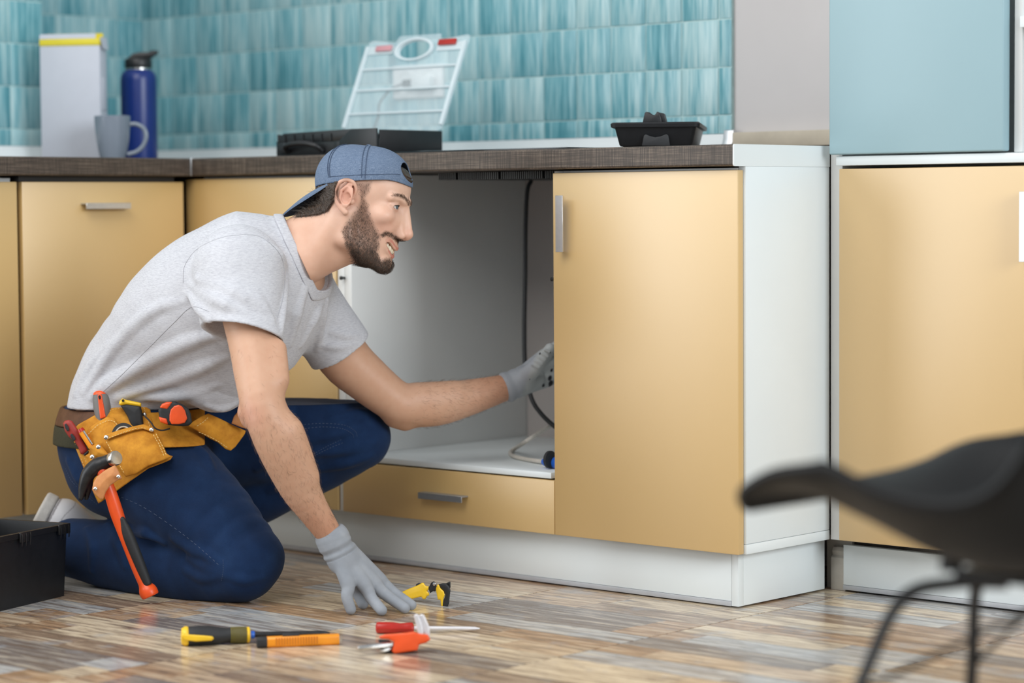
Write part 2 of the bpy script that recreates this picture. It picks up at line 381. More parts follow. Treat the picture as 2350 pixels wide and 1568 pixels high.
c3 = thing('base_cabinet', 'closed yellow base cabinet with one tall door and a white end panel', 'cabinet', (-0.23, 0.28, 0.105))
dr = box('door', -0.4545, -0.0045, 0.0, 0.018, 0.1055, 0.818, 'laminate', c3, bevel=0.002)
MB().prism([(-0.431, 0.0), (-0.428, 0.0), (-0.428, -0.017), (-0.4125, -0.017), (-0.4125, -0.020), (-0.431, -0.020)], 0.664, 0.774, 'z').build('handle', 'alu', dr, bevel=0.0005, seg=1)
box('side_panel', -0.4428, -0.4268, 0.019, 0.56, 0.106, 0.822, 'carcass', c3)
box('end_panel', -0.016, 0.0, 0.019, 0.288, 0.124, 0.8245, 'white_board', c3, bevel=0.0008)
box('edge_strip', -0.016, 0.0003, 0.019, 0.288, 0.105, 0.1233, 'white_board', c3, bevel=0.0008)
box('rail', -0.4262, -0.017, 0.019, 0.10, 0.806, 0.822, 'carcass', c3)
pl = thing('plinth', 'long white plinth board with a grey bottom seal under the main cabinets', 'plinth', (-0.8, 0.04, 0.0))
box('board', -1.55, -0.0435, 0.030, 0.046, 0.012, 0.1035, 'white_board', pl, bevel=0.0006)
box('seal_or_shade_strip', -1.55, -0.0435, 0.0285, 0.046, 0.0025, 0.0115, 'seal', pl, bevel=0.0006)
box('edge_post', -0.043, -0.027, 0.030, 0.0465, 0.003, 0.1035, 'white_board', pl, bevel=0.0006)
box('end_board', -0.043, -0.0275, 0.047, 0.311, 0.003, 0.1005, 'white_board', pl, bevel=0.0006)

# left run
dwash = thing('dishwasher', 'built-in dishwasher behind a yellow front with a short horizontal bar handle, left of the corner', 'dishwasher', (-1.8, -0.25, 0.105))
d1 = box('door', -1.548, -1.530, -0.467, -0.0235, 0.1055, 0.812, 'laminate', dwash, bevel=0.002)
box('body', -2.05, -1.555, -0.46, -0.03, 0.106, 0.80, 'gap_shade', dwash)
box('seal_or_shade_strip', -1.60, -1.537, -0.47, -0.045, 0.8125, 0.824, 'black', dwash)  # black strip painted as the shade in the gap under the worktop
m = MB(); pz = [(-1.530, 0.7637), (-1.530, 0.7665), (-1.509, 0.7665), (-1.509, 0.7535), (-1.512, 0.7535), (-1.512, 0.7637)]
m.add([(x, -0.313, z) for x, z in pz] + [(x, -0.191, z) for x, z in pz], [tuple(range(6)), tuple(range(6, 12))[::-1]] + [(i, 6 + i, 6 + (i + 1) % 6, (i + 1) % 6) for i in range(6)])
m.build('handle', 'alu', d1, bevel=0.0005, seg=1)
c4 = thing('base_cabinet', 'closed yellow base cabinet at the far left next to the dishwasher front', 'cabinet', (-1.8, -0.8, 0.105))
box('door', -1.550, -1.532, -0.98, -0.4785, 0.1055, 0.812, 'laminate', c4, bevel=0.002)
box('carcass', -2.05, -1.556, -0.98, -0.4785, 0.106, 0.82, 'carcass', c4)
pl2 = thing('plinth', 'white plinth board under the left-hand dishwasher and cabinet', 'plinth', (-1.58, -0.5, 0.0))
box('board', -1.592, -1.576, -1.0, 0.0, 0.003, 0.1035, 'white_board', pl2)

# tall unit on the right
tu = thing('tall_unit', 'tall white unit with a pale blue upper door over a yellow lower door', 'cupboard', (0.45, 0.43, 0.105))
box('side_panel', 0.0015, 0.0285, 0.290, 0.577, 0.105, 2.2, 'carcass', tu, bevel=0.0008)
box('side_panel', 0.8, 0.818, 0.290, 0.577, 0.105, 2.2, 'carcass', tu, bevel=0.0008)
box('back_panel', 0.029, 0.7995, 0.570, 0.576, 0.105, 2.2, 'carcass', tu)
box('bottom_panel', 0.029, 0.7995, 0.290, 0.5695, 0.106, 0.122, 'carcass', tu)
box('shelf', 0.0290, 0.7995, 0.267, 0.5695, 0.8265, 0.8445, 'white_board', tu, bevel=0.0015)
ld = box('door', 0.034, 0.474, 0.270, 0.288, 0.108, 0.8205, 'laminate', tu, bevel=0.002)
MB().prism([(0.436, 0.270), (0.439, 0.270), (0.439, 0.253), (0.4545, 0.253), (0.4545, 0.250), (0.436, 0.250)], 0.648, 0.774, 'z').build('handle', 'alu', ld, bevel=0.0005, seg=1)
box('door', 0.0190, 0.398, 0.258, 0.282, 0.8475, 1.62, 'pale_blue', tu, bevel=0.0035, seg=3)
box('divider', 0.405, 0.421, 0.285, 0.5695, 0.8455, 2.19, 'carcass', tu, bevel=0.0008)
box('shelf', 0.4215, 0.7995, 0.275, 0.5695, 1.069, 1.089, 'white_board', tu, bevel=0.001)
box('hinge', 0.4213, 0.437, 0.30, 0.32, 0.846, 0.866, 'black', tu, bevel=0.001)
box('door', 0.477, 0.812, 0.270, 0.288, 0.108, 0.8205, 'laminate', tu, bevel=0.002)
pl3 = thing('plinth', 'white plinth board with a grey bottom seal under the tall unit at the right', 'plinth', (0.4, 0.33, 0.0))
box('board', 0.009, 0.82, 0.322, 0.338, 0.0135, 0.0915, 'white_board', pl3, bevel=0.0006)
box('seal_or_shade_strip', 0.009, 0.82, 0.3205, 0.338, 0.004, 0.013, 'seal', pl3, bevel=0.0006)
MAT['stained'] = simple('stained_white_board', srgb(196, 190, 180), 0.6, var=0.12, vscale=25)
sk = tag(MB().prism([(0.330, 0.0), (0.345, 0.0), (0.345, 0.085), (0.338, 0.0835), (0.334, 0.076), (0.336, 0.068), (0.330, 0.0635)], -0.026, 0.0085, 'x').build('baseboard_back', 'stained', None, bevel=0.0008), kind='structure')
box('baseboard_left', -0.05, 0.009, 0.352, 0.36, 0.0, 0.104, 'stained')['kind'] = 'structure'
# ------------------------------------------------------------------ signed-distance modelling of the figure
f32 = np.float32
def A3(x): return np.asarray(x, dtype=f32)
def s_cap(Q, a, b, ra, rb):
    a = A3(a); b = A3(b); ba = b - a; pa = Q - a
    t = np.clip((pa @ ba) / max(float(ba @ ba), 1e-12), 0, 1)
    d = pa - t[:, None] * ba
    return np.sqrt(np.einsum('ij,ij->i', d, d)) - (ra + (rb - ra) * t)
def s_chain(Q, pts, rs, k=0.0):
    out = None
    for i in range(len(pts) - 1):
        d = s_cap(Q, pts[i], pts[i + 1], rs[i], rs[i + 1])
        out = d if out is None else (np.minimum(out, d) if k == 0 else smin(out, d, k))
    return out
def spline(pts, rs, n=4):
    X = np.concatenate([np.asarray(pts, float), np.asarray(rs, float)[:, None]], 1); E = np.concatenate([[2 * X[0] - X[1]], X, [2 * X[-1] - X[-2]]]); out = []
    for i in range(1, len(E) - 2):
        for t in np.arange(n) / n:
            a, b, c, d = E[i - 1], E[i], E[i + 1], E[i + 2]
            out.append(0.5 * (2 * b + (c - a) * t + (2 * a - 5 * b + 4 * c - d) * t * t + (3 * b - a - 3 * c + d) * t ** 3))
    out = np.array(out + [X[-1]]); return out[:, :3], out[:, 3]
def s_ell(Q, c, r, ax=None):
    q = Q - A3(c)
    if ax is not None: q = q @ A3(ax).T
    r = A3(r); k0 = np.sqrt(((q / r) ** 2).sum(1)); k1 = np.sqrt(((q / (r * r)) ** 2).sum(1)) + 1e-9
    return k0 * (k0 - 1) / k1
def smin(a, b, k):
    h = np.clip(0.5 + 0.5 * (b - a) / k, 0, 1); return b + (a - b) * h - k * h * (1 - h)
def smax(a, b, k): return -smin(-a, -b, k)
def s_plane(Q, p, n): return (Q - A3(p)) @ A3(n)

def sdf_mesh(fn, lo, hi, h):
    lo = np.array(lo, float); n = np.ceil((np.array(hi) - lo) / h / 8).astype(int) * 8
    B = n // 8
    ii = np.stack(np.meshgrid(*[np.arange(b) for b in B], indexing='ij'), -1).reshape(-1, 3)
    cc = (lo + (ii * 8 + 3.5) * h).astype(f32)
    d = np.concatenate([fn(c) for c in np.array_split(cc, max(1, len(cc) // 200000))])
    F = np.repeat(np.repeat(np.repeat(d.reshape(B), 8, 0), 8, 1), 8, 2).astype(f32)
    near = ii[np.abs(d) < 8.2 * h]
    loc = np.stack(np.meshgrid(*[np.arange(8)] * 3, indexing='ij'), -1).reshape(-1, 3)
    for ch in np.array_split(near, max(1, len(near) // 600)):
        idx = (ch[:, None, :] * 8 + loc[None]).reshape(-1, 3)
        F[idx[:, 0], idx[:, 1], idx[:, 2]] = fn((lo + idx * h).astype(f32))
    ins = F < 0
    cnt = np.zeros(tuple(n - 1), np.int8)
    off = [(i, j, k) for i in (0, 1) for j in (0, 1) for k in (0, 1)]
    sl = lambda o: tuple(slice(o[a], n[a] - 1 + o[a]) for a in range(3))
    for o in off: cnt += ins[sl(o)]
    act = np.argwhere((cnt > 0) & (cnt < 8))
    vid = -np.ones(tuple(n - 1), np.int64); vid[act[:, 0], act[:, 1], act[:, 2]] = np.arange(len(act))
    val = np.stack([F[act[:, 0] + o[0], act[:, 1] + o[1], act[:, 2] + o[2]] for o in off], 1)
    acc = np.zeros((len(act), 3)); w = np.zeros(len(act))
    for a in range(8):
        for b in range(a + 1, 8):
            oa, ob = np.array(off[a]), np.array(off[b])
            if np.abs(oa - ob).sum() != 1: continue
            va, vb = val[:, a], val[:, b]; m = (va < 0) != (vb < 0)
            t = va[m] / (va[m] - vb[m])
            acc[m] += oa + t[:, None] * (ob - oa); w[m] += 1
    V = lo + (act + acc / w[:, None]) * h
    Q = []
    for ax in range(3):
        o = [0, 0, 0]; o[ax] = 1
        s0 = tuple(slice(0, n[a] - o[a]) for a in range(3)); s1 = tuple(slice(o[a], n[a]) for a in range(3))
        e = np.argwhere(ins[s0] != ins[s1]); b, c = (ax + 1) % 3, (ax + 2) % 3
        e = e[(e[:, b] > 0) & (e[:, c] > 0) & (e[:, b] < n[b] - 1) & (e[:, c] < n[c] - 1)]
        flip = ins[e[:, 0], e[:, 1], e[:, 2]]
        def at(db, dc):
            q = e.copy(); q[:, b] += db; q[:, c] += dc; return vid[q[:, 0], q[:, 1], q[:, 2]]
        q = np.stack([at(-1, -1), at(0, -1), at(0, 0), at(-1, 0)], 1)
        q[~flip] = q[~flip][:, ::-1]; Q.append(q)
    Q = np.concatenate(Q); Q = Q[(Q >= 0).all(1)]
    g = grad(fn, V, h * 0.5); f = fn(V.astype(f32)); V = V - np.clip(f, -h, h)[:, None] * g * 0.9
    return V, Q
def grad(fn, V, e):
    V = V.astype(f32); g = np.stack([fn(V + A3(np.eye(3)[a] * e)) - fn(V - A3(np.eye(3)[a] * e)) for a in range(3)], 1)
    return g / (np.linalg.norm(g, axis=1, keepdims=True) + 1e-9)
def raw_mesh(name, V, Q, mat, parent, colors=None, smooth=True):
    V = np.asarray(V, float); c = (V.min(0) + V.max(0)) / 2
    me = bpy.data.meshes.new(name); me.vertices.add(len(V)); me.vertices.foreach_set('co', (V - c).astype(f32).ravel())
    k = Q.shape[1]
    me.loops.add(Q.size); me.loops.foreach_set('vertex_index', Q.astype(np.int32).ravel())
    me.polygons.add(len(Q)); me.polygons.foreach_set('loop_start', np.arange(0, Q.size, k, dtype=np.int32))
    me.update(calc_edges=True); me.validate()
    if smooth: me.shade_smooth()
    if colors is not None:
        a = me.color_attributes.new('Col', 'FLOAT_COLOR', 'POINT')
        a.data.foreach_set('color', np.concatenate([colors, np.ones((len(V), 1))], 1).astype(f32).ravel())
    me.materials.append(MAT[mat] if isinstance(mat, str) else mat)
    o = bpy.data.objects.new(name, me); COL.objects.link(o); o.location = c
    if parent is not None: attach(o, parent)
    return o
def joinVQ(parts):
    Vs, Qs, n = [], [], 0
    for V, Q in parts: Vs.append(V); Qs.append(Q + n); n += len(V)
    return np.concatenate(Vs), np.concatenate(Qs)
def hit(fn, u, v, d0=4.2, d1=5.6):
    """depth at which the lens ray through (u, v) meets a surface"""
    u = np.atleast_1d(u).astype(float); v = np.atleast_1d(v).astype(float); d = np.full(len(u), d0)
    R_ = FW + RT * ((u - 1175) / FPX)[:, None] - UPV * ((v - 784) / FPX)[:, None]
    for _ in range(90):
        Q = CAM + R_ * d[:, None]; s = fn(Q.astype(f32)); d = np.minimum(d + s * 0.7, d1)
    return d
def unit(x): x = np.asarray(x, float); return x / np.linalg.norm(x)

# ---- joints, measured from the photograph (pixel, pixel, metres along the lens)
SH_R = P(548, 630, 4.66); EL_R = P(606, 940, 4.53); WR_R = P(762, 1236, 4.62)
SH_L = P(748, 672, 4.94); EL_L = P(925, 930, 4.99); WR_L = P(1167, 887, 5.09)
HIPC = P(335, 985, 5.02); HIP_R = P(275, 1020, 4.95); HIP_L = P(400, 1010, 5.09)
KN_R = P(583, 1308, 4.755); AN_R = P(190, 1266, 5.0)
KN_L = P(832, 985, 5.035); AN_L = P(430, 1225, 5.13)
NECK = P(672, 580, 4.80); HEADC = P(829.6, 462.9, 4.765)

# ---- head frame
ph, ps = math.radians(12), math.radians(14)
HF = math.cos(ps) * (math.cos(ph) * RT - math.sin(ph) * UPV) - math.sin(ps) * FW
HU = math.sin(ph) * RT + math.cos(ph) * UPV
HR = np.cross(HF, HU); HM = np.stack([HF, HU, HR])
def H(f, u, r): return HEADC + (HF * f + HU * u + HR * r) / 1000.0
def to_head(Q): return ((Q - A3(HEADC)) @ A3(HM).T) * f32(1000)

EAR = [(5, 3, 71), (9, 17, 75), (3, 29, 80), (-11, 31, 85), (-23, 22, 89), (-27, 6, 90), (-22, -11, 86), (-12, -23, 81), (-2, -29, 77)]
EARX, EARR = spline(EAR, [3.0, 3.2, 3.3, 3.4, 3.4, 3.2, 3.3, 4.4, 5.6], 4)
def d_head(Q):
    q = to_head(Q); m = q.copy(); m[:, 2] = np.abs(q[:, 2])     # m: mirrored sides
    d = s_ell(q, (-4, 25, 0), (87, 74, 73))
    d = smin(d, s_ell(q, (38, 36, 0), (50, 46, 57)), 18)
    d = smin(d, s_ell(q, (42, -30, 0), (42, 52, 52)), 22)
    d = smin(d, s_ell(m, (60, -20, 40), (23, 17, 20)), 16)          # cheekbones
    d = smin(d, s_ell(m, (66, -42, 28), (16, 15, 14)), 12)          # raised smiling cheeks
    d = smin(d, s_ell(q, (60, -66, 0), (27, 26, 30)), 14)           # muzzle
    d = smin(d, s_ell(q, (34, -76, 0), (42, 42, 44)), 20)
    d = smin(d, s_cap(m, (-4, -28, 57), (4, -78, 50), 15, 14), 16)  # jaw
    d = smin(d, s_cap(m, (4, -78, 50), (64, -108, 15), 14, 13), 16)
    d = smin(d, s_ell(q, (70, -107, 0), (14, 15, 20)), 10)          # chin
    d = smin(d, s_cap(m, (88, 15, 9), (72, 17, 46), 8, 7), 9)       # brow ridge
    d = smax(d, -s_ell(m, (89, 1, 32), (12, 9.5, 13)), 7)            # eye hollow
    d = smin(d, s_ell(m, (72, 1, 32), (13.4, 13.4, 13.8)), 3.5)     # lids over the ball
    # nose
    d = smin(d, s_cap(q, (89, 8, 0), (106, -42, 0), 6.5, 7.5), 7)
    d = smin(d, s_cap(m, (85, -2, 7), (92, -42, 11), 6, 8), 9)
    d = smin(d, s_ell(m, (76, -24, 19), (13, 18, 13)), 10)
    d = smin(d, s_ell(q, (104.5, -45, 0), (9.5, 9.5, 9.5)), 5)
    d = smin(d, s_ell(m, (93, -49, 12.5), (11, 8, 6.5)), 4)
    d = smin(d, s_cap(q, (92, -54, 0), (104, -51, 0), 5, 5), 3)
    d = smax(d, -s_cap(m, (92, -50, 9), (99, -60, 7.5), 2.6, 3.3), 1.5)
    # lips and the open smile
    d = smax(d, -s_chain(m, [(64.5, -61.8, 30.5), (79, -72.8, 18.5), (84, -82, 6), (85, -83, 0)], [3.0, 5.6, 5.8, 5.8]), 2)
    d = smax(d, -s_chain(m, [(57, -62, 26), (70, -72.5, 15), (77, -82, 5), (77, -82, 0)], [2.4, 5.4, 6.0, 6.0]), 2)
    d = smin(d, s_chain(m, [(64, -59.8, 32), (78.5, -64.5, 19), (86.5, -74, 7), (88, -76, 0)], [2.0, 3.0, 3.8, 3.8]), 2.5)
    d = smin(d, s_chain(m, [(63, -63, 31), (75.5, -82, 18.5), (80.5, -91, 7), (81.5, -92, 0)], [2.0, 3.6, 4.6, 4.6]), 2.5)
    # eye opening
    d = smax(d, -s_ell(m, (86, 1.1, 32), (13, 4.0, 12.4)), 1.2)
    d = smin(d, s_chain(m, [(73, 4, 21), (81, 8.5, 31), (73, 4, 45)], [1.5, 2.2, 1.6]), 2.5)
    # ears
    e = s_chain(m, EARX, EARR)
    ex = np.stack([unit((0.95, 0, 0.35)), (0, 1, 0), unit((-0.35, 0, 0.95))])
    e = smin(e, s_ell(m, (-9, 3, 78), (18, 27, 4.5), ex), 4)
    e = smin(e, s_chain(m, [(-6, 22, 83), (-16, 9, 85.5), (-15, -5, 85), (-6, -16, 81)], [2.6, 3, 3, 3.2]), 3)
    e = smax(e, -s_ell(m, (-4, -3, 84), (9, 11, 8)), 3)
    e = smax(e, -s_chain(m, [(2, 20, 83), (-12, 24, 88), (-20, 12, 90)], [2, 2.2, 1.8]), 2)
    e = smin(e, s_ell(m, (6, -7, 75), (5, 6, 6)), 3)
    e = smin(e, s_ell(m, (-4, -17, 79), (5, 4, 4)), 3)
    e = smin(e, s_ell(m, (-8, 0, 70), (11, 20, 9)), 6)
    d = smin(d, e, 3)
    return d / f32(1000)
NB = H(-30, -38, 0)
def d_neck(Q):
    d = s_cap(Q, H(-18, -30, 0), NECK, 0.054, 0.060)
    d = smin(d, s_cap(Q, H(8, -78, 0), P(700, 596, 4.77), 0.034, 0.044), 0.025)
    d = smin(d, s_cap(Q, H(-22, -38, 52), P(706, 618, 4.735), 0.012, 0.014), 0.03)
    d = smin(d, s_ell(Q, P(618, 604, 4.80), (0.10, 0.10, 0.05)), 0.03)
    return d
def d_headneck(Q): return smin(d_head(Q), np.maximum(d_neck(Q), d_skin_room(Q)), 0.018)

RARM, RARM_R = spline([SH_R, P(578, 775, 4.60), P(594, 860, 4.565), P(606, 935, 4.535), P(641, 1016, 4.545), P(684, 1112, 4.575), P(718, 1170, 4.595), WR_R, P(776, 1262, 4.62)],
                      [0.052, 0.0455, 0.045, 0.0405, 0.044, 0.0375, 0.0295, 0.0232, 0.023])
LARM, LARM_R = spline([P(716, 700, 4.925), P(785, 815, 4.955), P(838, 867, 4.97), P(895, 913, 4.985), EL_L, P(999, 929, 5.02), P(1082, 911, 5.055), WR_L, P(1192, 876, 5.10)],
                      [0.055, 0.053, 0.048, 0.043, 0.0425, 0.0435, 0.036, 0.0262, 0.026])
def d_arms(Q):
    r = s_chain(Q, RARM, RARM_R)
    r = smin(r, s_cap(Q, P(566, 948, 4.555), P(571, 962, 4.557), 0.0165, 0.0155), 0.018)      # elbow point
    r = smin(r, s_cap(Q, P(668, 990, 4.53), P(708, 1090, 4.56), 0.018, 0.012), 0.03)
    r = smin(r, s_cap(Q, P(640, 800, 4.57), P(645, 870, 4.54), 0.012, 0.012), 0.03)
    l = s_chain(Q, LARM, LARM_R)
    l = smin(l, s_cap(Q, P(905, 962, 4.995), P(928, 970, 5.0), 0.015, 0.015), 0.02)
    l = smin(l, s_cap(Q, P(960, 905, 4.985), P(1040, 900, 5.02), 0.015, 0.012), 0.03)
    return np.minimum(r, l)
def axes(lat, spine):
    s = unit(spine); l = unit(np.asarray(lat) - s * np.dot(lat, s)); return np.stack([l, np.cross(s, l), s])
LATC = SH_L - SH_R; LATP = np.array([0.1, 1.0, 0.0])
SP1 = P(560, 650, 4.84) - P(400, 840, 4.95)
AXC = axes(LATC, SP1); AXM = axes(LATC * 0.5 + LATP * 0.2, P(440, 790, 4.9) - P(345, 920, 5.0)); AXP = axes(LATP, (0.15, 0, 1))
def d_core(Q):     # trunk under the clothes
    d = s_ell(Q, P(565, 668, 4.835), (0.170, 0.118, 0.19), AXC)
    d = smin(d, s_ell(Q, P(440, 800, 4.92), (0.155, 0.115, 0.19), AXM), 0.06)
    d = smin(d, s_ell(Q, P(340, 950, 5.0), (0.165, 0.12, 0.14), AXP), 0.05)
    return np.maximum(d, np.minimum(d_shirt_body(Q), d_jeans(Q)) + f32(0.012))
def ridges(Q, d, items):
    for a, b, r, k in items: d = smin(d, s_cap(Q, a, b, r, r * 0.6), k)
    return d
def grooves(Q, d, items):
    for a, b, r, k in items: d = smax(d, -s_cap(Q, a, b, r, r * 0.7), k)
    return d
CUF_R = P(560, 766, 4.605); AX_R = unit(-0.20 * RT - 0.97 * UPV - 0.27 * FW)
CUF_L = P(782, 806, 4.955); AX_L = unit(P(872, 885, 5.0) - P(745, 690, 4.93))
COL_B, COL_N, COL_F = P(652, 497, 4.87), P(689, 585, 4.71), P(724, 656, 4.83)
COL_X = unit(np.cross(COL_F - COL_N, COL_B - COL_N)); COL_X = COL_X * np.sign(COL_X @ (HEADC - COL_N)); COL_C = P(684, 566, 4.785)
def d_open(Q):     # neck opening of the shirt
    return np.maximum(-s_plane(Q, COL_N, COL_X), s_cap(Q, COL_C, COL_C + COL_X * 0.1, 0.096, 0.12))
SB = [(560.5, 686.5, 4.835, 0.182, 0.1436, 0.1739), (430.7, 751.0, 4.92, 0.171, 0.1173, 0.1917), (335.0, 937.4, 4.99, 0.1738, 0.1067, 0.1591),
      (616.6, 612.2, 4.8, 0.1078), (670.2, 580.9, 4.8, 0.0567), (544.3, 782.4, 4.82, 0.1069), (500.5, 875.6, 4.84, 0.0604)]
def d_shirt_body(Q):
    d = s_ell(Q, P(*SB[0][:3]), SB[0][3:], AXC)
    d = smin(d, s_ell(Q, P(*SB[1][:3]), SB[1][3:], AXM), 0.11)
    d = smin(d, s_ell(Q, P(*SB[2][:3]), SB[2][3:], AXP), 0.09)
    d = smin(d, s_cap(Q, P(*SB[3][:3]), P(*SB[4][:3]), SB[3][3], SB[4][3]), 0.06)          # shoulders to collar
    d = smin(d, s_cap(Q, P(*SB[5][:3]), P(*SB[6][:3]), SB[5][3], SB[6][3]), 0.06)           # belly hanging forward
    return d
def d_shirt(Q):
    d = smax(d_shirt_body(Q), -d_open(Q), 0.004)
    sr = s_chain(Q, [P(548, 622, 4.665), P(556, 760, 4.615), P(561, 830, 4.58)], [0.087, 0.0755, 0.076])
    sr = smax(sr, s_plane(Q, CUF_R, AX_R), 0.003); sr = smax(sr, -s_chain(Q, [P(552, 690, 4.64), P(556, 765, 4.612), P(560, 840, 4.575)], [0.05, 0.0695, 0.071]), 0.003)
    sl = s_chain(Q, [P(704, 690, 4.92), P(781, 805, 4.96), P(818, 855, 4.98)], [0.066, 0.0665, 0.068])
    sl = smax(sl, s_plane(Q, CUF_L, AX_L), 0.003); sl = smax(sl, -s_chain(Q, [P(762, 755, 4.945), P(784, 808, 4.96), P(820, 857, 4.98)], [0.045, 0.0605, 0.063]), 0.003)
    d = smin(d, sr, 0.022); d = smin(d, sl, 0.025)
    return np.maximum(d, -s_plane(Q, P(400, 938, 4.9), unit(np.array([0.02, 0.0, 1.0]))))
def d_skin_room(Q):   # where skin may show: under the shirt, or out of its neck
    return np.minimum(d_shirt_body(Q) + f32(0.010), np.maximum(-s_plane(Q, COL_N - COL_X * 0.002, COL_X), s_cap(Q, COL_C, HEADC, 0.098, 0.2)))
JB = [(335.3, 992.5, 5.02, 0.1806, 0.1518, 0.1536), (264.1, 1044.6, 4.965, 0.0957), (266.0, 1080.3, 4.96, 0.0911),
      (309.9, 1038.8, 4.93, 0.1114), (450.3, 1169.9, 4.84, 0.0983), (573.7, 1282.7, 4.755, 0.0661),
      (419.8, 1021.4, 5.08, 0.0998), (655.0, 981.0, 5.06, 0.1130), (828.3, 994.8, 5.035, 0.0579),
      (820.2, 1011.3, 5.035, 0.062), (699.5, 1074.0, 5.08, 0.0646), (431.0, 1227.0, 5.13, 0.0539),
      (554.6, 1307.2, 4.755, 0.0631), (417.6, 1301.7, 4.86, 0.0796), (191.5, 1261.7, 5.0, 0.0623), (161.1, 1258.0, 5.02, 0.0567)]
def d_jeans(Q):
    p = [P(*j[:3]) for j in JB]; r = [j[3] for j in JB]
    d = s_ell(Q, p[0], JB[0][3:], AXP)
    d = smin(d, s_cap(Q, p[1], p[2], r[1], r[2]), 0.05)        # buttock
    d = smin(d, s_chain(Q, *spline(p[3:6], r[3:6])), 0.05)
    l = s_chain(Q, *spline(p[6:9], r[6:9]))
    l = smin(l, s_chain(Q, *spline(p[9:12], r[9:12])), 0.02)
    d = smin(d, l, 0.04)
    d = smin(d, s_chain(Q, *spline(p[12:16], r[12:16], 3)), 0.012)
    d = np.maximum(d, -s_plane(Q, (0, 0, 0.0005), (0, 0, 1)))
    d = np.maximum(d, s_plane(Q, P(330, 930, 4.99), unit((0.0, 0, 1))))
    return d
# ------------------------------------------------------------------ materials of the figure
def vcol_mat(name, rough=0.5, spec=0.4, bump=0.0, bscale=400, sss=0.0):
    t = NT(name); c = t.add('ShaderNodeVertexColor', layer_name='Col').outputs[0]
    t.set(Base_Color=c, Roughness=rough, Specular_IOR_Level=spec)
    if bump: t.bump(t.noise(t.co(), bscale, 3), bump, 0.0008)
    return t
def skin_mat():
    t = vcol_mat('skin', 0.46, 0.38); c = t.b.inputs['Base Color'].links[0].from_socket
    n = t.noise(t.co(), 55, 4); p = t.noise(t.co(), 800, 2)
    t.set(Base_Color=t.mix(t.ramp(n, [(0.38, (0, 0, 0, 1)), (0.75, (0.30, 0.30, 0.30, 1))]), c, t.mix(1.0, c, (0.86, 0.70, 0.63, 1), 'MULTIPLY')),
          Subsurface_Weight=0.10, Subsurface_Radius=(0.010, 0.004, 0.0025), Subsurface_Scale=0.4)
    t.bump(p, 0.10, 0.0007); return t.m
MAT['skin'] = skin_mat()
def shirt_mat():
    t = NT('melange_jersey'); c = t.co()
    st = t.noise(t.co('Object', (110, 110, 900), (0.25, 0.2, 0)), 1.0, 4, 0.75); s2 = t.noise(t.co('Object', (900, 900, 900)), 1, 2)
    f = t.math('ADD', t.math('MULTIPLY', st, 0.8), t.math('MULTIPLY', s2, 0.2))
    t.set(Base_Color=t.ramp(f, [(0.36, (0.40, 0.40, 0.435, 1)), (0.50, (0.52, 0.525, 0.56, 1)), (0.62, (0.585, 0.59, 0.615, 1))]), Roughness=0.92, Specular_IOR_Level=0.1, Sheen_Weight=0.1)
    t.bump(s2, 0.12, 0.0006); return t.m
MAT['shirt'] = shirt_mat()
def denim_mat(name='dark_denim', k=1.0):
    t = NT(name); c = t.co(); n = t.noise(c, 16, 5, 0.6); g = t.noise(c, 900, 2)
    tw = t.noise(t.co('Object', (260, 260, 1500), (0.7, 0.25, 0.5)), 1.0, 2)
    f = t.math('ADD', t.math('MULTIPLY', n, 0.7), t.math('ADD', t.math('MULTIPLY', tw, 0.10), t.math('MULTIPLY', g, 0.2)))
    t.set(Base_Color=t.ramp(f, [(0.30, (0.0042 * k, 0.0125 * k, 0.038 * k, 1)), (0.54, (0.0062 * k, 0.0195 * k, 0.058 * k, 1)), (0.78, (0.011 * k, 0.032 * k, 0.085 * k, 1))]), Roughness=0.9, Specular_IOR_Level=0.15, Sheen_Weight=0.05)
    t.bump(t.math('ADD', tw, g), 0.25, 0.0007); return t.m
MAT['denim'] = denim_mat(k=1.2)
def leather(name, a, b, rough=0.6):
    t = NT(name); n = t.noise(t.co(), 45, 5, 0.65); g = t.noise(t.co(), 700, 3)
    t.set(Base_Color=t.ramp(n, [(0.32, a), (0.66, b)]), Roughness=rough, Specular_IOR_Level=0.3); t.bump(t.math('ADD', g, n), 0.25, 0.0012); return t.m
MAT['suede'] = leather('ochre_suede', (0.44, 0.17, 0.013, 1), (0.62, 0.275, 0.025, 1), 0.8)
MAT['tan'] = leather('tan_strap_leather', (0.50, 0.20, 0.07, 1), (0.62, 0.27, 0.10, 1), 0.45)
MAT['brown_leather'] = leather('brown_belt_leather', (0.075, 0.032, 0.016, 1), (0.12, 0.055, 0.028, 1), 0.6)
MAT['olive'] = simple('olive_webbing', (0.028, 0.026, 0.010), 0.85, var=0.2, vscale=200)
MAT['thread'] = simple('pale_thread', (0.75, 0.55, 0.22), 0.7)
MAT['denim_thread'] = simple('denim_thread', (0.075, 0.10, 0.16), 0.8)
def cap_mat():
    t = NT('blue_chambray'); c = t.co()
    a = t.noise(t.co('Object', (900, 900, 160)), 1, 3, 0.7); b = t.noise(t.co('Object', (160, 160, 1000)), 1, 3, 0.7)
    f = t.math('ADD', t.math('MULTIPLY', a, 0.5), t.math('MULTIPLY', b, 0.5))
    t.set(Base_Color=t.ramp(f, [(0.36, (0.085, 0.123, 0.195, 1)), (0.52, (0.130, 0.178, 0.262, 1)), (0.66, (0.215, 0.265, 0.35, 1))]), Roughness=0.85, Specular_IOR_Level=0.2)
    t.bump(f, 0.2, 0.0008); return t.m
MAT['cap'] = cap_mat()
MAT['cap_thread'] = simple('navy_thread', (0.04, 0.065, 0.12), 0.8)
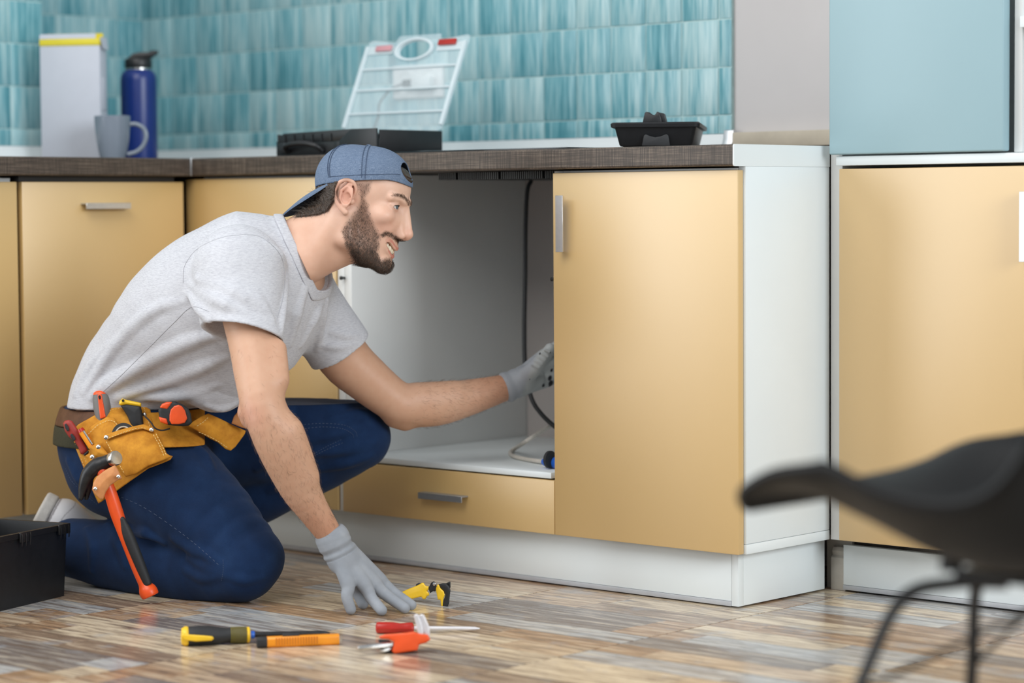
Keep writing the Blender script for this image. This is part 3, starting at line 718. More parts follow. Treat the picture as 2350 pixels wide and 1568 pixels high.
def knit_mat():
    t = NT('grey_knit'); c = t.co(); n = t.noise(c, 30, 3)
    k = t.noise(t.co('Object', (1100, 1100, 500)), 1.0, 2)
    t.set(Base_Color=t.ramp(n, [(0.3, (0.255, 0.275, 0.305, 1)), (0.7, (0.315, 0.335, 0.365, 1))]), Roughness=0.8, Specular_IOR_Level=0.25)
    t.bump(k, 0.18, 0.0006); return t.m
MAT['knit'] = knit_mat()
MAT['glove_palm'] = vcol_mat('coated_glove', 0.6, 0.35, 0.1, 300).m
MAT['hair'] = simple('dark_brown_hair', (0.048, 0.030, 0.020), 0.5, var=0.5, vscale=120, spec=0.4)
MAT['brow_hair'] = simple('brown_brow_hair', (0.085, 0.048, 0.03), 0.5, var=0.3)
MAT['hair_grey'] = simple('greying_hair', (0.075, 0.062, 0.052), 0.5, var=0.6, vscale=260, spec=0.4)
MAT['arm_hair'] = simple('arm_hair', (0.10, 0.055, 0.028), 0.5, var=0.3)
MAT['eye'] = vcol_mat('eyeball', 0.08, 0.6).m
MAT['teeth'] = simple('teeth', (0.74, 0.66, 0.50), 0.25, var=0.04)
MAT['mouth'] = simple('mouth_dark', (0.05, 0.012, 0.01), 0.6)
MAT['leather_white'] = vcol_mat('white_shoe_leather', 0.5, 0.4, 0.08, 300).m
MAT['rubber_white'] = simple('white_sole', (0.55, 0.53, 0.50), 0.7, var=0.08, vscale=120, bump=0.5, bscale=420)

man = thing('person', 'bearded man in backwards cap, grey t-shirt and jeans kneeling by the open cabinet', 'person', (-0.95, -0.4, 0.0))
def bbox(pts, pad):
    a = np.array(pts); return a.min(0) - pad, a.max(0) + pad
def poly_sd(X, poly):      # signed distance to a closed outline, negative inside
    X = np.asarray(X, float); poly = np.asarray(poly, float); d = np.full(len(X), 1e9); ins = np.zeros(len(X), bool); n = len(poly)
    for i in range(n):
        a, b = poly[i], poly[(i + 1) % n]; e = b - a; w = X - a
        t = np.clip((w @ e) / (e @ e), 0, 1); q = w - t[:, None] * e; d = np.minimum(d, (q ** 2).sum(1))
        c = ((a[1] <= X[:, 1]) & (b[1] > X[:, 1])) | ((b[1] <= X[:, 1]) & (a[1] > X[:, 1]))
        xs = a[0] + (X[:, 1] - a[1]) / np.where(abs(e[1]) < 1e-9, 1e-9, e[1]) * e[0]
        ins ^= c & (X[:, 0] < xs)
    return np.sqrt(d) * np.where(ins, -1, 1)
def to_px(Q):
    c = np.asarray(Q, float) - CAM; z = c @ FW
    return np.stack([1175 + FPX * (c @ RT) / z, 784 - FPX * (c @ UPV) / z, z], 1)
def sstep(x, a, b):
    t = np.clip((x - a) / (b - a), 0, 1); return t * t * (3 - 2 * t)
def Z4(poly): return [((X - 900) * 0.2133 * math.cos(ph) + (Y - 560) * 0.2133 * math.sin(ph), (X - 900) * 0.2133 * math.sin(ph) - (Y - 560) * 0.2133 * math.cos(ph)) for X, Y in poly]
def side2d(Q):             # head-side chart: both cheeks share the near cheek's outline
    q = to_head(np.asarray(Q, f32)).astype(float)
    return np.stack([q[:, 0] * math.cos(ps) - np.abs(q[:, 2]) * math.sin(ps), q[:, 1]], 1), q
BEARD = Z4([(862, 405), (1015, 398), (1005, 470), (955, 545), (985, 610), (1000, 690), (1040, 790), (1088, 870), (1080, 960), (1062, 1010), (1085, 1085), (1130, 1062), (1172, 1070), (1175, 1240), (1080, 1260), (980, 1240), (860, 1165), (800, 1010), (735, 830), (780, 760), (862, 650), (905, 570), (890, 470)])
STACHE = Z4([(1080, 872), (1130, 832), (1190, 852), (1290, 915), (1280, 965), (1245, 962), (1215, 916), (1160, 874), (1105, 886)])
BROW = Z4([(1185, 532), (1230, 508), (1290, 512), (1345, 570), (1365, 640), (1340, 622), (1300, 560), (1255, 538)])
NAPE = Z4([(640, 400), (715, 400), (690, 470), (685, 540), (650, 590), (610, 655), (520, 686), (420, 694), (310, 698), (340, 580), (430, 440)])
def head_colors(Q):
    s, q = side2d(Q); base = np.array([0.68, 0.435, 0.325]); c = np.tile(base, (len(Q), 1))
    def blend(c, col, w): return c + (np.array(col) - c) * np.clip(w, 0, 1)[:, None]
    def spot(f, u, r, rad): return np.exp(-(((q[:, 0] - f) ** 2 + (q[:, 1] - u) ** 2 + (np.abs(q[:, 2]) - r) ** 2) / rad ** 2))
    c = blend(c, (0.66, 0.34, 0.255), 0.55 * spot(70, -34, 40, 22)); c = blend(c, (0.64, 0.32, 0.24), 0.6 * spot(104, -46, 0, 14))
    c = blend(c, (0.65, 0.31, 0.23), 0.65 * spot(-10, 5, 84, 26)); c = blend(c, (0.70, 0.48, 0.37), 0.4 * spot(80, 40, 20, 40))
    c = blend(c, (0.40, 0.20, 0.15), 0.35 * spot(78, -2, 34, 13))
    b = poly_sd(s, BEARD); m = poly_sd(s, STACHE)
    c = blend(c, (0.115, 0.062, 0.042), 0.70 * sstep(-b, -4, 9)); c = blend(c, (0.13, 0.07, 0.048), 0.72 * sstep(-m, -2.5, 4))
    n = poly_sd(s, NAPE); c = blend(c, (0.06, 0.042, 0.033), 0.85 * sstep(-n, -3, 6))
    c = blend(c, (0.16, 0.09, 0.06), 0.65 * sstep(-poly_sd(s, BROW), -2, 3) * (q[:, 0] > 45))
    c = blend(c, (0.05, 0.035, 0.028), sstep(q[:, 1] - 0.257 * q[:, 0], 30, 42))        # hair under the cap
    ey = np.sqrt(((q[:, 0] - 86) / 13) ** 2 + ((q[:, 1] - 0.5) / 4.2) ** 2 + ((np.abs(q[:, 2]) - 32) / 11.5) ** 2)
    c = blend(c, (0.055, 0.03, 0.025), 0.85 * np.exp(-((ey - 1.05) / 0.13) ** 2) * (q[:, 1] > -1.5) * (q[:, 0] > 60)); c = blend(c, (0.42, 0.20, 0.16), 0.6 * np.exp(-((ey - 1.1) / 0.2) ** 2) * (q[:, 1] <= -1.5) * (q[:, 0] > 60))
    # lips
    L = np.stack([np.abs(q[:, 2]), q[:, 1]], 1)
    up = np.abs(q[:, 1] - np.interp(np.abs(q[:, 2]), [0, 7, 19, 32], [-76, -74, -64.5, -59.8])); lw = np.abs(q[:, 1] - np.interp(np.abs(q[:, 2]), [0, 7, 18.5, 31], [-92, -91, -81, -63]))
    lipw = np.maximum(sstep(-up, -3.6, -2.0), sstep(-lw, -4.8, -2.8)) * (q[:, 0] > np.interp(np.abs(q[:, 2]), [0, 15, 32], [74, 70, 58])) * (np.abs(q[:, 2]) < 32.5)
    c = blend(c, (0.46, 0.13, 0.10), 0.75 * lipw * (0.35 + 0.65 * sstep(33 - np.abs(q[:, 2]), 3, 12)))
    ins = (q[:, 0] > 48) & (np.abs(q[:, 2]) < 30) & (q[:, 1] < np.interp(np.abs(q[:, 2]), [0, 7, 18, 30], [-78.5, -77, -67.5, -61])) & (q[:, 1] > np.interp(np.abs(q[:, 2]), [0, 7, 18, 30], [-87.5, -86.5, -77.5, -63])) & (q[:, 0] < np.interp(np.abs(q[:, 2]), [0, 7, 18, 30], [83, 82, 76, 62]))
    c[ins] = (0.07, 0.015, 0.012)
    return c
# ---- body: head, neck, trunk and arms as one skin
lo, hi = HEADC - 0.16, HEADC + 0.16; lo = np.minimum(lo, NECK - 0.11); lo[2] = NECK[2] - 0.06
VH, QH = sdf_mesh(d_headneck, lo, hi, 0.0016)
VA, QA = sdf_mesh(lambda q: smin(d_arms(q), d_core(q), 0.02), *bbox(list(RARM) + list(LARM) + [P(340, 950, 5.0) - 0.2, P(340, 950, 5.0) + 0.15], 0.09), 0.0038)
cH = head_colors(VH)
hs, hq = side2d(VH); nk = sstep(-hq[:, 1] - 0.35 * hq[:, 0], 45, 110); cH = cH * (1 - nk[:, None]) + nk[:, None] * (cH * np.array([0.98, 0.94, 0.90]))
cA = np.tile(np.array([0.55, 0.325, 0.215]), (len(VA), 1)); pa = to_px(VA)
elb = np.exp(-(((pa[:, 0] - 570) ** 2 + (pa[:, 1] - 955) ** 2) / 34 ** 2)) * (pa[:, 2] < 4.75); cA += (np.array([0.58, 0.29, 0.21]) - cA) * 0.6 * elb[:, None]
wr = np.maximum(sstep(pa[:, 1], 1120, 1230) * (pa[:, 0] > 640) * (pa[:, 2] < 4.8), sstep(pa[:, 0], 1040, 1170)); cA += (np.array([0.49, 0.245, 0.15]) - cA) * (0.8 * wr)[:, None]
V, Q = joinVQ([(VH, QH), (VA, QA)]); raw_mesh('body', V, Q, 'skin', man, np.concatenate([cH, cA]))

def strands(name, mat, V, Q, dens_fn, count, length, dir_fn, width=0.0004, parent=None, lift=0.5, curl=0.3, seed=1, fn=None, jitter=0.3):
    """short hairs as thin two-piece blades rooted on a surface"""
    r = np.random.default_rng(seed); A, B, C = V[Q[:, 0]], V[Q[:, 1]], V[Q[:, 2]]
    cen = V[Q].mean(1); w = dens_fn(cen); area = np.linalg.norm(np.cross(B - A, V[Q[:, 3]] - A), axis=1); pr = w * area; pr = pr / pr.sum()
    k = r.choice(len(Q), count, p=pr); a, b = r.random((2, count, 1))
    root = (V[Q[k, 0]] * (1 - a) + V[Q[k, 1]] * a) * (1 - b) + (V[Q[k, 3]] * (1 - a) + V[Q[k, 2]] * a) * b
    nrm = np.cross(B - A, V[Q[:, 3]] - A)[k]; nrm /= np.linalg.norm(nrm, axis=1, keepdims=True) + 1e-12
    g = grad(fn, root, 0.0008); nrm = np.where((nrm * g).sum(1, keepdims=True) < 0, -nrm, nrm); nrm = g
    t = dir_fn(root); t = t + r.normal(0, jitter, t.shape); t = t - nrm * (t * nrm).sum(1, keepdims=True); t /= np.linalg.norm(t, axis=1, keepdims=True) + 1e-9
    L = (length(root) if callable(length) else length) * r.uniform(0.6, 1.25, count); L = L[:, None]
    side = np.cross(nrm, t) ; cs = r.normal(0, curl, (count, 1))
    p0 = root - nrm * 0.0004; p1 = root + (t * 0.5 + nrm * lift * 0.55 + side * cs * 0.3) * L; p2 = root + (t * (1.0 - 0.25 * lift) + nrm * lift * 0.5 + side * cs) * L
    vdir = CAM - root; vdir /= np.linalg.norm(vdir, axis=1, keepdims=True)
    sd = np.cross(t, vdir + r.normal(0, 0.35, vdir.shape)); sd /= np.linalg.norm(sd, axis=1, keepdims=True) + 1e-9; sd = sd * width * 0.5
    vs = np.stack([p0 - sd, p0 + sd, p1 + sd * 0.85, p1 - sd * 0.85, p2 + sd * 0.3, p2 - sd * 0.3], 1).reshape(-1, 3)
    o = np.arange(count)[:, None] * 6; f = np.concatenate([o + np.array([[0, 1, 2, 3]]), o + np.array([[3, 2, 4, 5]])])
    ob = raw_mesh(name, vs, f, mat, parent); ob['kind'] = 'stuff'; return ob
def headdir(f, u, rr=0.0):
    return lambda R: np.tile(HF * f + HU * u, (len(R), 1)) + HR * rr
def dens(poly, soft=4.0, up=1.0):
    return lambda R: sstep(-poly_sd(side2d(R)[0], poly), -1.5, soft)
def bdens(R):
    s, q = side2d(R); d = -poly_sd(s, BEARD); k = 0.35 + 0.65 * sstep(-q[:, 1], 30, 100); return sstep(d, -2, 6) * k * (q[:, 0] > -28)
def blen(R):
    s, q = side2d(R); return 0.0045 + 0.0075 * sstep(-q[:, 1], 55, 115)
strands('beard', 'hair', VH, QH, bdens, 8000, blen, headdir(0.05, -1.0), 0.00032, man, 0.55, 0.35, 3, d_headneck, 0.4)
strands('moustache', 'hair', VH, QH, dens(STACHE, 3), 1000, 0.0042, headdir(0.05, -1.0), 0.0003, man, 0.4, 0.3, 4, d_headneck, 0.35)
for sgn, nm in ((1, 'eyebrow'), (-1, 'eyebrow')):
    strands(nm, 'brow_hair', VH, QH, lambda R, s=sgn: sstep(-poly_sd(side2d(R)[0], BROW), -1.0, 2.5) * (to_head(R.astype(f32))[:, 2] * s > 2) * (to_head(R.astype(f32))[:, 0] > 45), 330, 0.0055, lambda R, s=sgn: np.tile(-HF * 0.5 + HU * 0.45 + HR * s * 0.9, (len(R), 1)), 0.0003, man, 0.2, 0.2, 5, d_headneck, 0.25)
# hair under the cap: a thick combed layer with strands over it
def d_hair(Q):
    s, q = side2d(Q); reg = poly_sd(s, NAPE).astype(f32) / 1000
    wv = 0.0012 * np.sin(q[:, 0] * 0.55 + q[:, 1] * 0.9 + np.sin(q[:, 1] * 0.31) * 2.0).astype(f32)
    d1 = smax(d_headneck(Q) - f32(0.005) + wv, reg, 0.004)
    fr = s_ell(to_head(Q), (74, 62, 0), (21, 20, 36)) / f32(1000)
    return np.minimum(d1, smax(d_head(Q) - f32(0.004) + wv, fr, 0.003))
V, Q = sdf_mesh(d_hair, HEADC - 0.15, HEADC + 0.14, 0.002); raw_mesh('hair', V, Q, 'hair', man)
strands('hair_strands', 'hair_grey', V, Q, lambda R: (to_head(R.astype(f32))[:, 0] < 0) * (to_head(R.astype(f32))[:, 1] < 22 + 0.257 * to_head(R.astype(f32))[:, 0]) * 1.0, 2600, 0.012, headdir(-0.75, -0.75), 0.0005, man, 0.22, 0.5, 6, d_hair, 0.3)
# eyes and teeth
for s_ in (1, -1):
    c = H(71.5, 1.0, 32.0 * s_); gz = unit(HF * 0.93 + HU * 0.16 + HR * (0.06 + 0.05 * s_))
    m = MB(); e1 = unit(np.cross(gz, HU)); e2 = np.cross(e1, gz); rr = 0.0125; rings = []; NC = []
    for i in range(1, 22):
        th = PI * i / 22
        for j in range(24): NC.append(th)
        rings.append([tuple(c + rr * (math.cos(th) * gz + math.sin(th) * (math.cos(2 * PI * j / 24) * e1 + math.sin(2 * PI * j / 24) * e2)) + gz * (0.0009 if th < 0.4 else 0)) for j in range(24)])
    m.loft(rings); o = m.build('eye', 'eye', man, smooth=True)
    th = np.degrees(np.array(NC)); cc = np.where(th[:, None] < 11, [[0.005, 0.005, 0.006]], np.where(th[:, None] < 27, [[0.09, 0.14, 0.19]], [[0.62, 0.57, 0.54]]))
    cc[(th > 24) & (th < 30)] = (0.04, 0.05, 0.06)
    a = o.data.color_attributes.new('Col', 'FLOAT_COLOR', 'POINT'); a.data.foreach_set('color', np.concatenate([cc, np.ones((len(cc), 1))], 1).astype(f32).ravel())
MAT['lash'] = simple('dark_lash', (0.02, 0.013, 0.01), 0.6)
for s_ in (1, -1):
    pts_ = []
    for k in range(13):
        a_ = math.radians(-52 + 104 * k / 12); th_ = math.radians(17.5 - 11 * (abs(-52 + 104 * k / 12) / 52) ** 2)
        pts_.append(H(72 + 14.0 * math.cos(th_) * math.cos(a_), 1.2 + 14.0 * math.sin(th_), 32 * s_ + 14.0 * math.cos(th_) * math.sin(a_)))
    lm_ = MB().tube(pts_, [0.0003] + [0.00075] * 11 + [0.0003], 6).build('eyelash', 'lash', man, smooth=True)
def d_teeth(Q):
    q = to_head(Q); m = q.copy(); m[:, 2] = np.abs(q[:, 2]); d = None
    arc = [(79.5, -80, 3.8), (77.5, -78, 10.8), (73.2, -74, 17), (68, -70, 21.5), (61.5, -66.5, 25)]
    for i, (f, u, r) in enumerate(arc):
        e = s_ell(m, (f, u, r), (4.4, 7.6 - i * 0.6, 4.2 - i * 0.1)); d = e if d is None else smin(d, e, 0.7)
    return d / f32(1000)
V, Q = sdf_mesh(d_teeth, H(66, -74, 0) - 0.04, H(66, -74, 0) + 0.04, 0.0011); raw_mesh('teeth', V, Q, 'teeth', man)

# ---- cap worn backwards
def d_capsolid(q):
    d = s_ell(q, (-4, 30, 0), (93, 75.5, 79)); d = smin(d, s_ell(q, (22, 46, 0), (67, 62, 69)), 14)
    return smin(d, s_ell(q, (-30, 42, 0), (66, 62, 70)), 10)
def d_cap(Q):
    q = to_head(Q); o = d_capsolid(q)
    o = o - 0.4 * np.exp(-(((q[:, 0] - 2) / 5) ** 2)) * (np.abs(q[:, 2]) > 4) - 0.5 * np.exp(-(((q[:, 0] + 62) / 6) ** 2))
    d = smax(o, -(o + 2.6), 0.8)
    band = 31.5 + 0.257 * q[:, 0] - 9 * np.clip((q[:, 0] - 55) / 35, 0, 1) ** 2
    d = smax(d, (band - q[:, 1]) * f32(0.97), 1.2)
    d = smax(d, -s_ell(q, (88, 73, 0), (34, 19, 33)), 1.5)                   # opening above the strap
    return (d / f32(1000)).astype(f32)
V, Q = sdf_mesh(d_cap, HEADC - 0.13, HEADC + 0.13, 0.0016); capo = raw_mesh('cap', V, Q, 'cap', man)
N1, N2 = 26, 40; top = []; bot = []
for i in range(N1 + 1):
    s_ = i / N1
    for j in range(N2 + 1):
        t_ = -1 + 2 * j / N2
        B_ = np.array([-93 + 47 * t_ * t_, 1 + 22 * t_ * t_, 67 * t_]); g_ = max(0.0, 1 - t_ * t_) ** 0.55
        E_ = B_ + np.array([-56 * g_, -57 * g_, -4 * t_ * g_]); p_ = B_ + (E_ - B_) * s_ + np.array([0, 1, 0]) * 5 * math.sin(PI * s_) * g_
        top.append(H(*p_)); bot.append(H(*(p_ + np.array([1.6, -2.4, 0]))))
n_ = (N1 + 1) * (N2 + 1); fs = []
for i in range(N1):
    for j in range(N2):
        a = i * (N2 + 1) + j; fs.append((a, a + 1, a + N2 + 2, a + N2 + 1)); fs.append((n_ + a, n_ + a + N2 + 1, n_ + a + N2 + 2, n_ + a + 1))
rim = [i * (N2 + 1) for i in range(N1 + 1)]; outer = [N1 * (N2 + 1) + j for j in range(N2 + 1)]; inner = list(range(N2 + 1)); rim2 = [i * (N2 + 1) + N2 for i in range(N1 + 1)]
for L_ in (rim, outer, inner, rim2):
    for a, b in zip(L_[:-1], L_[1:]): fs.append((a, b, n_ + b, n_ + a))
MB().add(top + bot, fs).build('brim', 'cap', capo, smooth=True)
def head_curve(pts, off=1.0):  # seam lying on the cap
    out = []
    for f, u, r in pts:
        for _ in range(8):
            q = np.array([[f, u, r]], f32); d = float(d_capsolid(q)[0]); g = np.array([float(d_capsolid(q + A3(e))[0]) - float(d_capsolid(q - A3(e))[0]) for e in np.eye(3) * 0.5]); g /= np.linalg.norm(g) + 1e-9
            f, u, r = np.array([f, u, r]) - g * (d - off)
        out.append(H(f, u, r))
    return out
sm = MB()
for f0, f1, nn_ in ((-9, 21, 17), (-2, 29, 17), (-52, -66, 20), (-58, -72, 20)):
    sm.tube(head_curve([(f0 + (f1 - f0) * k / nn_, 104 - 4.1 * k, 4 + 6.0 * k) for k in range(nn_ - 1)], 1.3), 0.0006, 5)
sm.tube(head_curve([(-62 + 6 * k, 31.5 + 0.257 * (-62 + 6 * k) + 13, 90 - max(0, k - 18) * 8) for k in range(25)], 0.5), 0.0005, 5)
sm.build('seam', 'cap_thread', capo, smooth=True)
m = MB(); mm = np.eye(4); a_, b_, c_ = HF, HR, HU; m.M = Matrix([[HF[i], HR[i], HU[i], H(-8, 106.5, 0)[i]] for i in range(3)] + [[0, 0, 0, 1]])
m.lathe([(0.0005, 0.004), (0.004, 0.0035), (0.0065, 0.0015), (0.0068, -0.001), (0.006, -0.003)], 16); m.build('button', 'cap', capo, smooth=True)

# ---- t-shirt
def surf(fn, pts, inset, d0=4.2):
    d = hit(fn, [p[0] for p in pts], [p[1] for p in pts], d0); return [P(p[0], p[1], dd + inset) for p, dd in zip(pts, d)]
FOLDS = []
def fold(fn, pts, r, inset=None, k=0.009):
    q = surf(fn, pts, (0.55 * r if inset is None else inset)); X, R_ = spline(q, [r * 0.5] + [r] * (len(q) - 2) + [r * 0.4] if len(q) > 2 else [r, r], 3); return (X, R_ * 1.15, k)
shirt_folds = [fold(d_shirt, p, r) for p, r in [
    ([(196, 900), (262, 800), (350, 715), (430, 690)], 0.011), ([(225, 905), (330, 835), (430, 785), (510, 765)], 0.014), ([(270, 912), (380, 872), (470, 838), (525, 815)], 0.013),
    ([(175, 905), (210, 840), (250, 790)], 0.009), ([(320, 912), (420, 905), (500, 880)], 0.012), ([(210, 915), (240, 880), (280, 850)], 0.007),
    ([(440, 655), (500, 690), (560, 720)], 0.012), ([(455, 640), (540, 672), (600, 715)], 0.011), ([(540, 650), (590, 690), (622, 735)], 0.010), ([(432, 672), (462, 712), (480, 735)], 0.010),
    ([(655, 640), (648, 700), (644, 760)], 0.009), ([(700, 655), (680, 720), (662, 790)], 0.010), ([(730, 655), (724, 720), (690, 790)], 0.009), ([(748, 690), (738, 740), (730, 800)], 0.008),
    ([(610, 560), (640, 585), (655, 610)], 0.008), ([(760, 760), (790, 770), (815, 772)], 0.008), ([(735, 790), (775, 795), (810, 790)], 0.007), ([(480, 930), (510, 935), (540, 925)], 0.008)]]
def d_shirt2(Q):
    d = d_shirt(Q)
    near = np.abs(d) < 0.06
    if near.any():
        q = Q[near]; e = d[near]
        for X, R_, k in shirt_folds: e = smin(e, s_chain(q, X, R_), k)
        e = e + 0.0009 * np.sin(q[:, 0] * 61 + 3 * np.sin(q[:, 2] * 23)) * np.sin(q[:, 2] * 47 + q[:, 1] * 31)
        # folds end at the garment's edges
        e = np.maximum(e, -s_plane(q, P(400, 938, 4.9), (0.02, 0.0, 1.0)))
        d[near] = e
    return d
lo, hi = bbox([P(150, 940, 5.1), P(840, 480, 4.6), P(430, 640, 4.5), P(840, 820, 5.1), P(345, 905, 4.99) + 0.2, P(345, 905, 4.99) - 0.2, P(567, 664, 4.835) + 0.25, P(567, 664, 4.835) - 0.25], 0.02)
V, Q = sdf_mesh(d_shirt2, lo, hi, 0.0033); ts = raw_mesh('t_shirt', V, Q, 'shirt', man)
def d_collar(Q):
    b = d_shirt_body(Q); n = d_open(Q)
    return smax(smax(b - f32(0.0034), -(b + f32(0.006)), 0.002), smax(n - f32(0.0165), -n - f32(0.001), 0.002), 0.003)
lo, hi = P(680, 570, 4.8) - 0.16, P(680, 570, 4.8) + 0.16
V, Q = sdf_mesh(d_collar, lo, hi, 0.0025); raw_mesh('collar', V, Q, 'shirt', man)
seams = MB()
for pts in ([(480, 715), (440, 705), (400, 740), (340, 800), (280, 860), (230, 905)], [(420, 650), (424, 610), (455, 570), (510, 545), (560, 538)], [(560, 538), (600, 545), (640, 580), (652, 620), (650, 680), (636, 730)]):
    p2_ = spline([(a_, b_, 0.0) for a_, b_ in pts], [1] * len(pts), 10)[0]; seams.tube([list(x_) for x_ in surf(d_shirt2, [(x_[0], x_[1]) for x_ in p2_], -0.0002)], 0.0005, 5)
MAT['shirt_thread'] = simple('grey_seam', (0.36, 0.36, 0.39), 0.9)
seams.build('seam', 'shirt_thread', man, smooth=True)

# ---- jeans
jean_folds = [fold(d_jeans, p, r) for p, r in [
    ([(455, 1255), (490, 1285), (520, 1300)], 0.012), ([(440, 1280), (480, 1305), (520, 1310)], 0.012), ([(430, 1310), (470, 1325), (515, 1322)], 0.010), ([(400, 1235), (450, 1265), (485, 1275)], 0.010),
    ([(520, 1320), (560, 1330), (600, 1325)], 0.008), ([(240, 1190), (310, 1215), (380, 1245)], 0.010), ([(200, 1215), (215, 1260), (212, 1310)], 0.008), ([(250, 1205), (275, 1250), (290, 1300)], 0.009),
    ([(700, 1010), (770, 995), (840, 975)], 0.010), ([(720, 1040), (790, 1030), (860, 1015)], 0.011), ([(740, 1075), (800, 1060), (850, 1045)], 0.010), ([(760, 960), (820, 950), (860, 950)], 0.008),
    ([(590, 1075), (640, 1050), (690, 1030)], 0.010), ([(620, 1125), (660, 1105), (700, 1090)], 0.010), ([(160, 1060), (185, 1100), (215, 1135)], 0.010), ([(440, 1020), (470, 1050), (486, 1080)], 0.010)]]
def d_jeans2(Q):
    d = d_jeans(Q); near = np.abs(d) < 0.06
    if near.any():
        q = Q[near]; e = d[near]
        for X, R_, k in jean_folds: e = smin(e, s_chain(q, X, R_), k)
        e = e + 0.0008 * np.sin(q[:, 0] * 53 + 2 * np.sin(q[:, 2] * 31)) * np.sin(q[:, 2] * 59 + q[:, 1] * 37)
        e = np.maximum(e, -s_plane(q, (0, 0, 0.0005), (0, 0, 1))); e = np.maximum(e, s_plane(q, P(330, 930, 4.99), (0.0, 0, 1.0)))
        d[near] = e
    return d
lo, hi = bbox([P(130, 940, 5.2), P(900, 900, 5.0), P(600, 1390, 4.6), P(330, 1000, 5.0) + 0.22, P(330, 1000, 5.0) - 0.22, KN_L + 0.12, AN_R - 0.1, AN_L + 0.1], 0.02); lo[2] = -0.01
V, Q = sdf_mesh(d_jeans2, lo, hi, 0.004); jn = raw_mesh('jeans', V, Q, 'denim', man)
sm = MB()
for pts in ([(268, 1137), (330, 1165), (400, 1212), (455, 1255), (505, 1300)], [(512, 1285), (512, 1310), (508, 1335)], [(150, 1075), (165, 1105), (195, 1135), (225, 1160)], [(690, 975), (740, 972), (790, 976), (815, 990), (820, 1003)], [(690, 985), (740, 980), (785, 984), (808, 996), (812, 1006)], [(715, 1050), (750, 1032), (790, 1015)], [(720, 1042), (752, 1024), (786, 1008)]):
    X = np.array(surf(d_jeans2, [(x_[0], x_[1]) for x_ in spline([(a_, b_, 0.0) for a_, b_ in pts], [1] * len(pts), 12)[0]], -0.0002))
    for a, b in zip(X[0:-1:2], X[1::2]): sm.tube([a, b], 0.00042, 4)
sm.build('stitching', 'denim_thread', jn)['kind'] = 'stuff'

# ---- gloves
def PZ(u, v, z):
    r = FW + RT * ((u - 1175) / FPX) - UPV * ((v - 784) / FPX); return CAM + r * ((z - CAM[2]) / r[2])
G = 0.0105
GR = {'pinky': ([P(772, 1272, 4.612), P(798, 1340, 4.600), P(796, 1369, 4.594), PZ(805, 1399, G)], [0.012, 0.0125, 0.0108, 0.0098]),
      'ring': ([P(782, 1270, 4.618), P(838, 1346, 4.612), P(853, 1374, 4.606), PZ(876, 1401, G)], [0.012, 0.0125, 0.0110, 0.0100]),
      'middle': ([P(794, 1266, 4.626), P(862, 1344, 4.632), P(886, 1366, 4.630), PZ(929, 1396, G)], [0.012, 0.0125, 0.0112, 0.0102]),
      'index': ([P(802, 1262, 4.634), P(876, 1336, 4.652), P(905, 1362, 4.655), PZ(944, 1389, G)], [0.012, 0.012, 0.0108, 0.0098]),
      'thumb': ([P(800, 1300, 4.655), P(815, 1345, 4.668), P(824, 1366, 4.668), PZ(833, 1386, G)], [0.014, 0.013, 0.0115, 0.0105])}
def d_glove_r(Q):
    palm = None; d = None
    for k_, (p, r) in GR.items():
        X, R_ = spline(p, r, 5); c = s_chain(Q, X, R_); d = c if d is None else smin(d, c, 0.0035)
        if k_ != 'thumb':
            mc = s_cap(Q, p[0], np.array(p[0]) + (np.array(p[1]) - p[0]) * 0.93, 0.0135, 0.0125); palm = mc if palm is None else smin(palm, mc, 0.014)
    d = smin(d, palm, 0.006); d = smin(d, s_cap(Q, P(790, 1290, 4.64), P(822, 1322, 4.645), 0.016, 0.013), 0.014)
    cf = s_cap(Q, P(763, 1236, 4.62), P(786, 1285, 4.625), 0.0305, 0.029)
    al = s_plane(Q, P(763, 1236, 4.62), AXG)
    cf = cf + 0.0015 * np.sin(al * 380).astype(f32) * (al < 0.036) * (al > 0.0)
    d = smin(d, cf, 0.008); rim = s_cap(Q, P(764, 1237, 4.62), P(766, 1243, 4.62), 0.0322, 0.0318); d = smin(d, rim, 0.003)
    return np.maximum(smax(d, -s_plane(Q, P(758, 1226, 4.62), AXG) - f32(0.009), 0.002), -s_plane(Q, (0, 0, 0.0003), (0, 0, 1)))
AXG = unit(P(786, 1285, 4.625) - P(763, 1236, 4.62))
lo, hi = bbox([P(725, 1215, 4.55), P(985, 1425, 4.7), P(985, 1425, 4.55), P(800, 1300, 4.72), P(830, 1390, 4.56)], 0.02); lo[2] = -0.004
V, Q = sdf_mesh(d_glove_r, lo, hi, 0.0015); raw_mesh('glove', V, Q, 'knit', man)
GL = {'index': ([P(1190, 866, 5.105), P(1247, 818, 5.135), P(1283, 792, 5.15), P(1303, 788, 5.155)], [0.013, 0.0125, 0.0112, 0.010]),
      'middle': ([P(1190, 874, 5.115), P(1256, 836, 5.15), P(1296, 815, 5.16), P(1318, 812, 5.155)], [0.013, 0.0125, 0.0112, 0.010]),
      'ring': ([P(1190, 884, 5.12), P(1258, 856, 5.155), P(1294, 842, 5.16), P(1313, 838, 5.15)], [0.013, 0.0125, 0.011, 0.010]),
      'pinky': ([P(1190, 893, 5.115), P(1254, 874, 5.145), P(1282, 866, 5.15), P(1297, 862, 5.14)], [0.013, 0.0118, 0.0102, 0.0095]),
      'thumb': ([P(1196, 872, 5.085), P(1226, 846, 5.065), P(1246, 822, 5.06), P(1262, 800, 5.065)], [0.017, 0.0165, 0.0125, 0.0108])}
AXH = unit(P(1225, 862, 5.1) - WR_L)
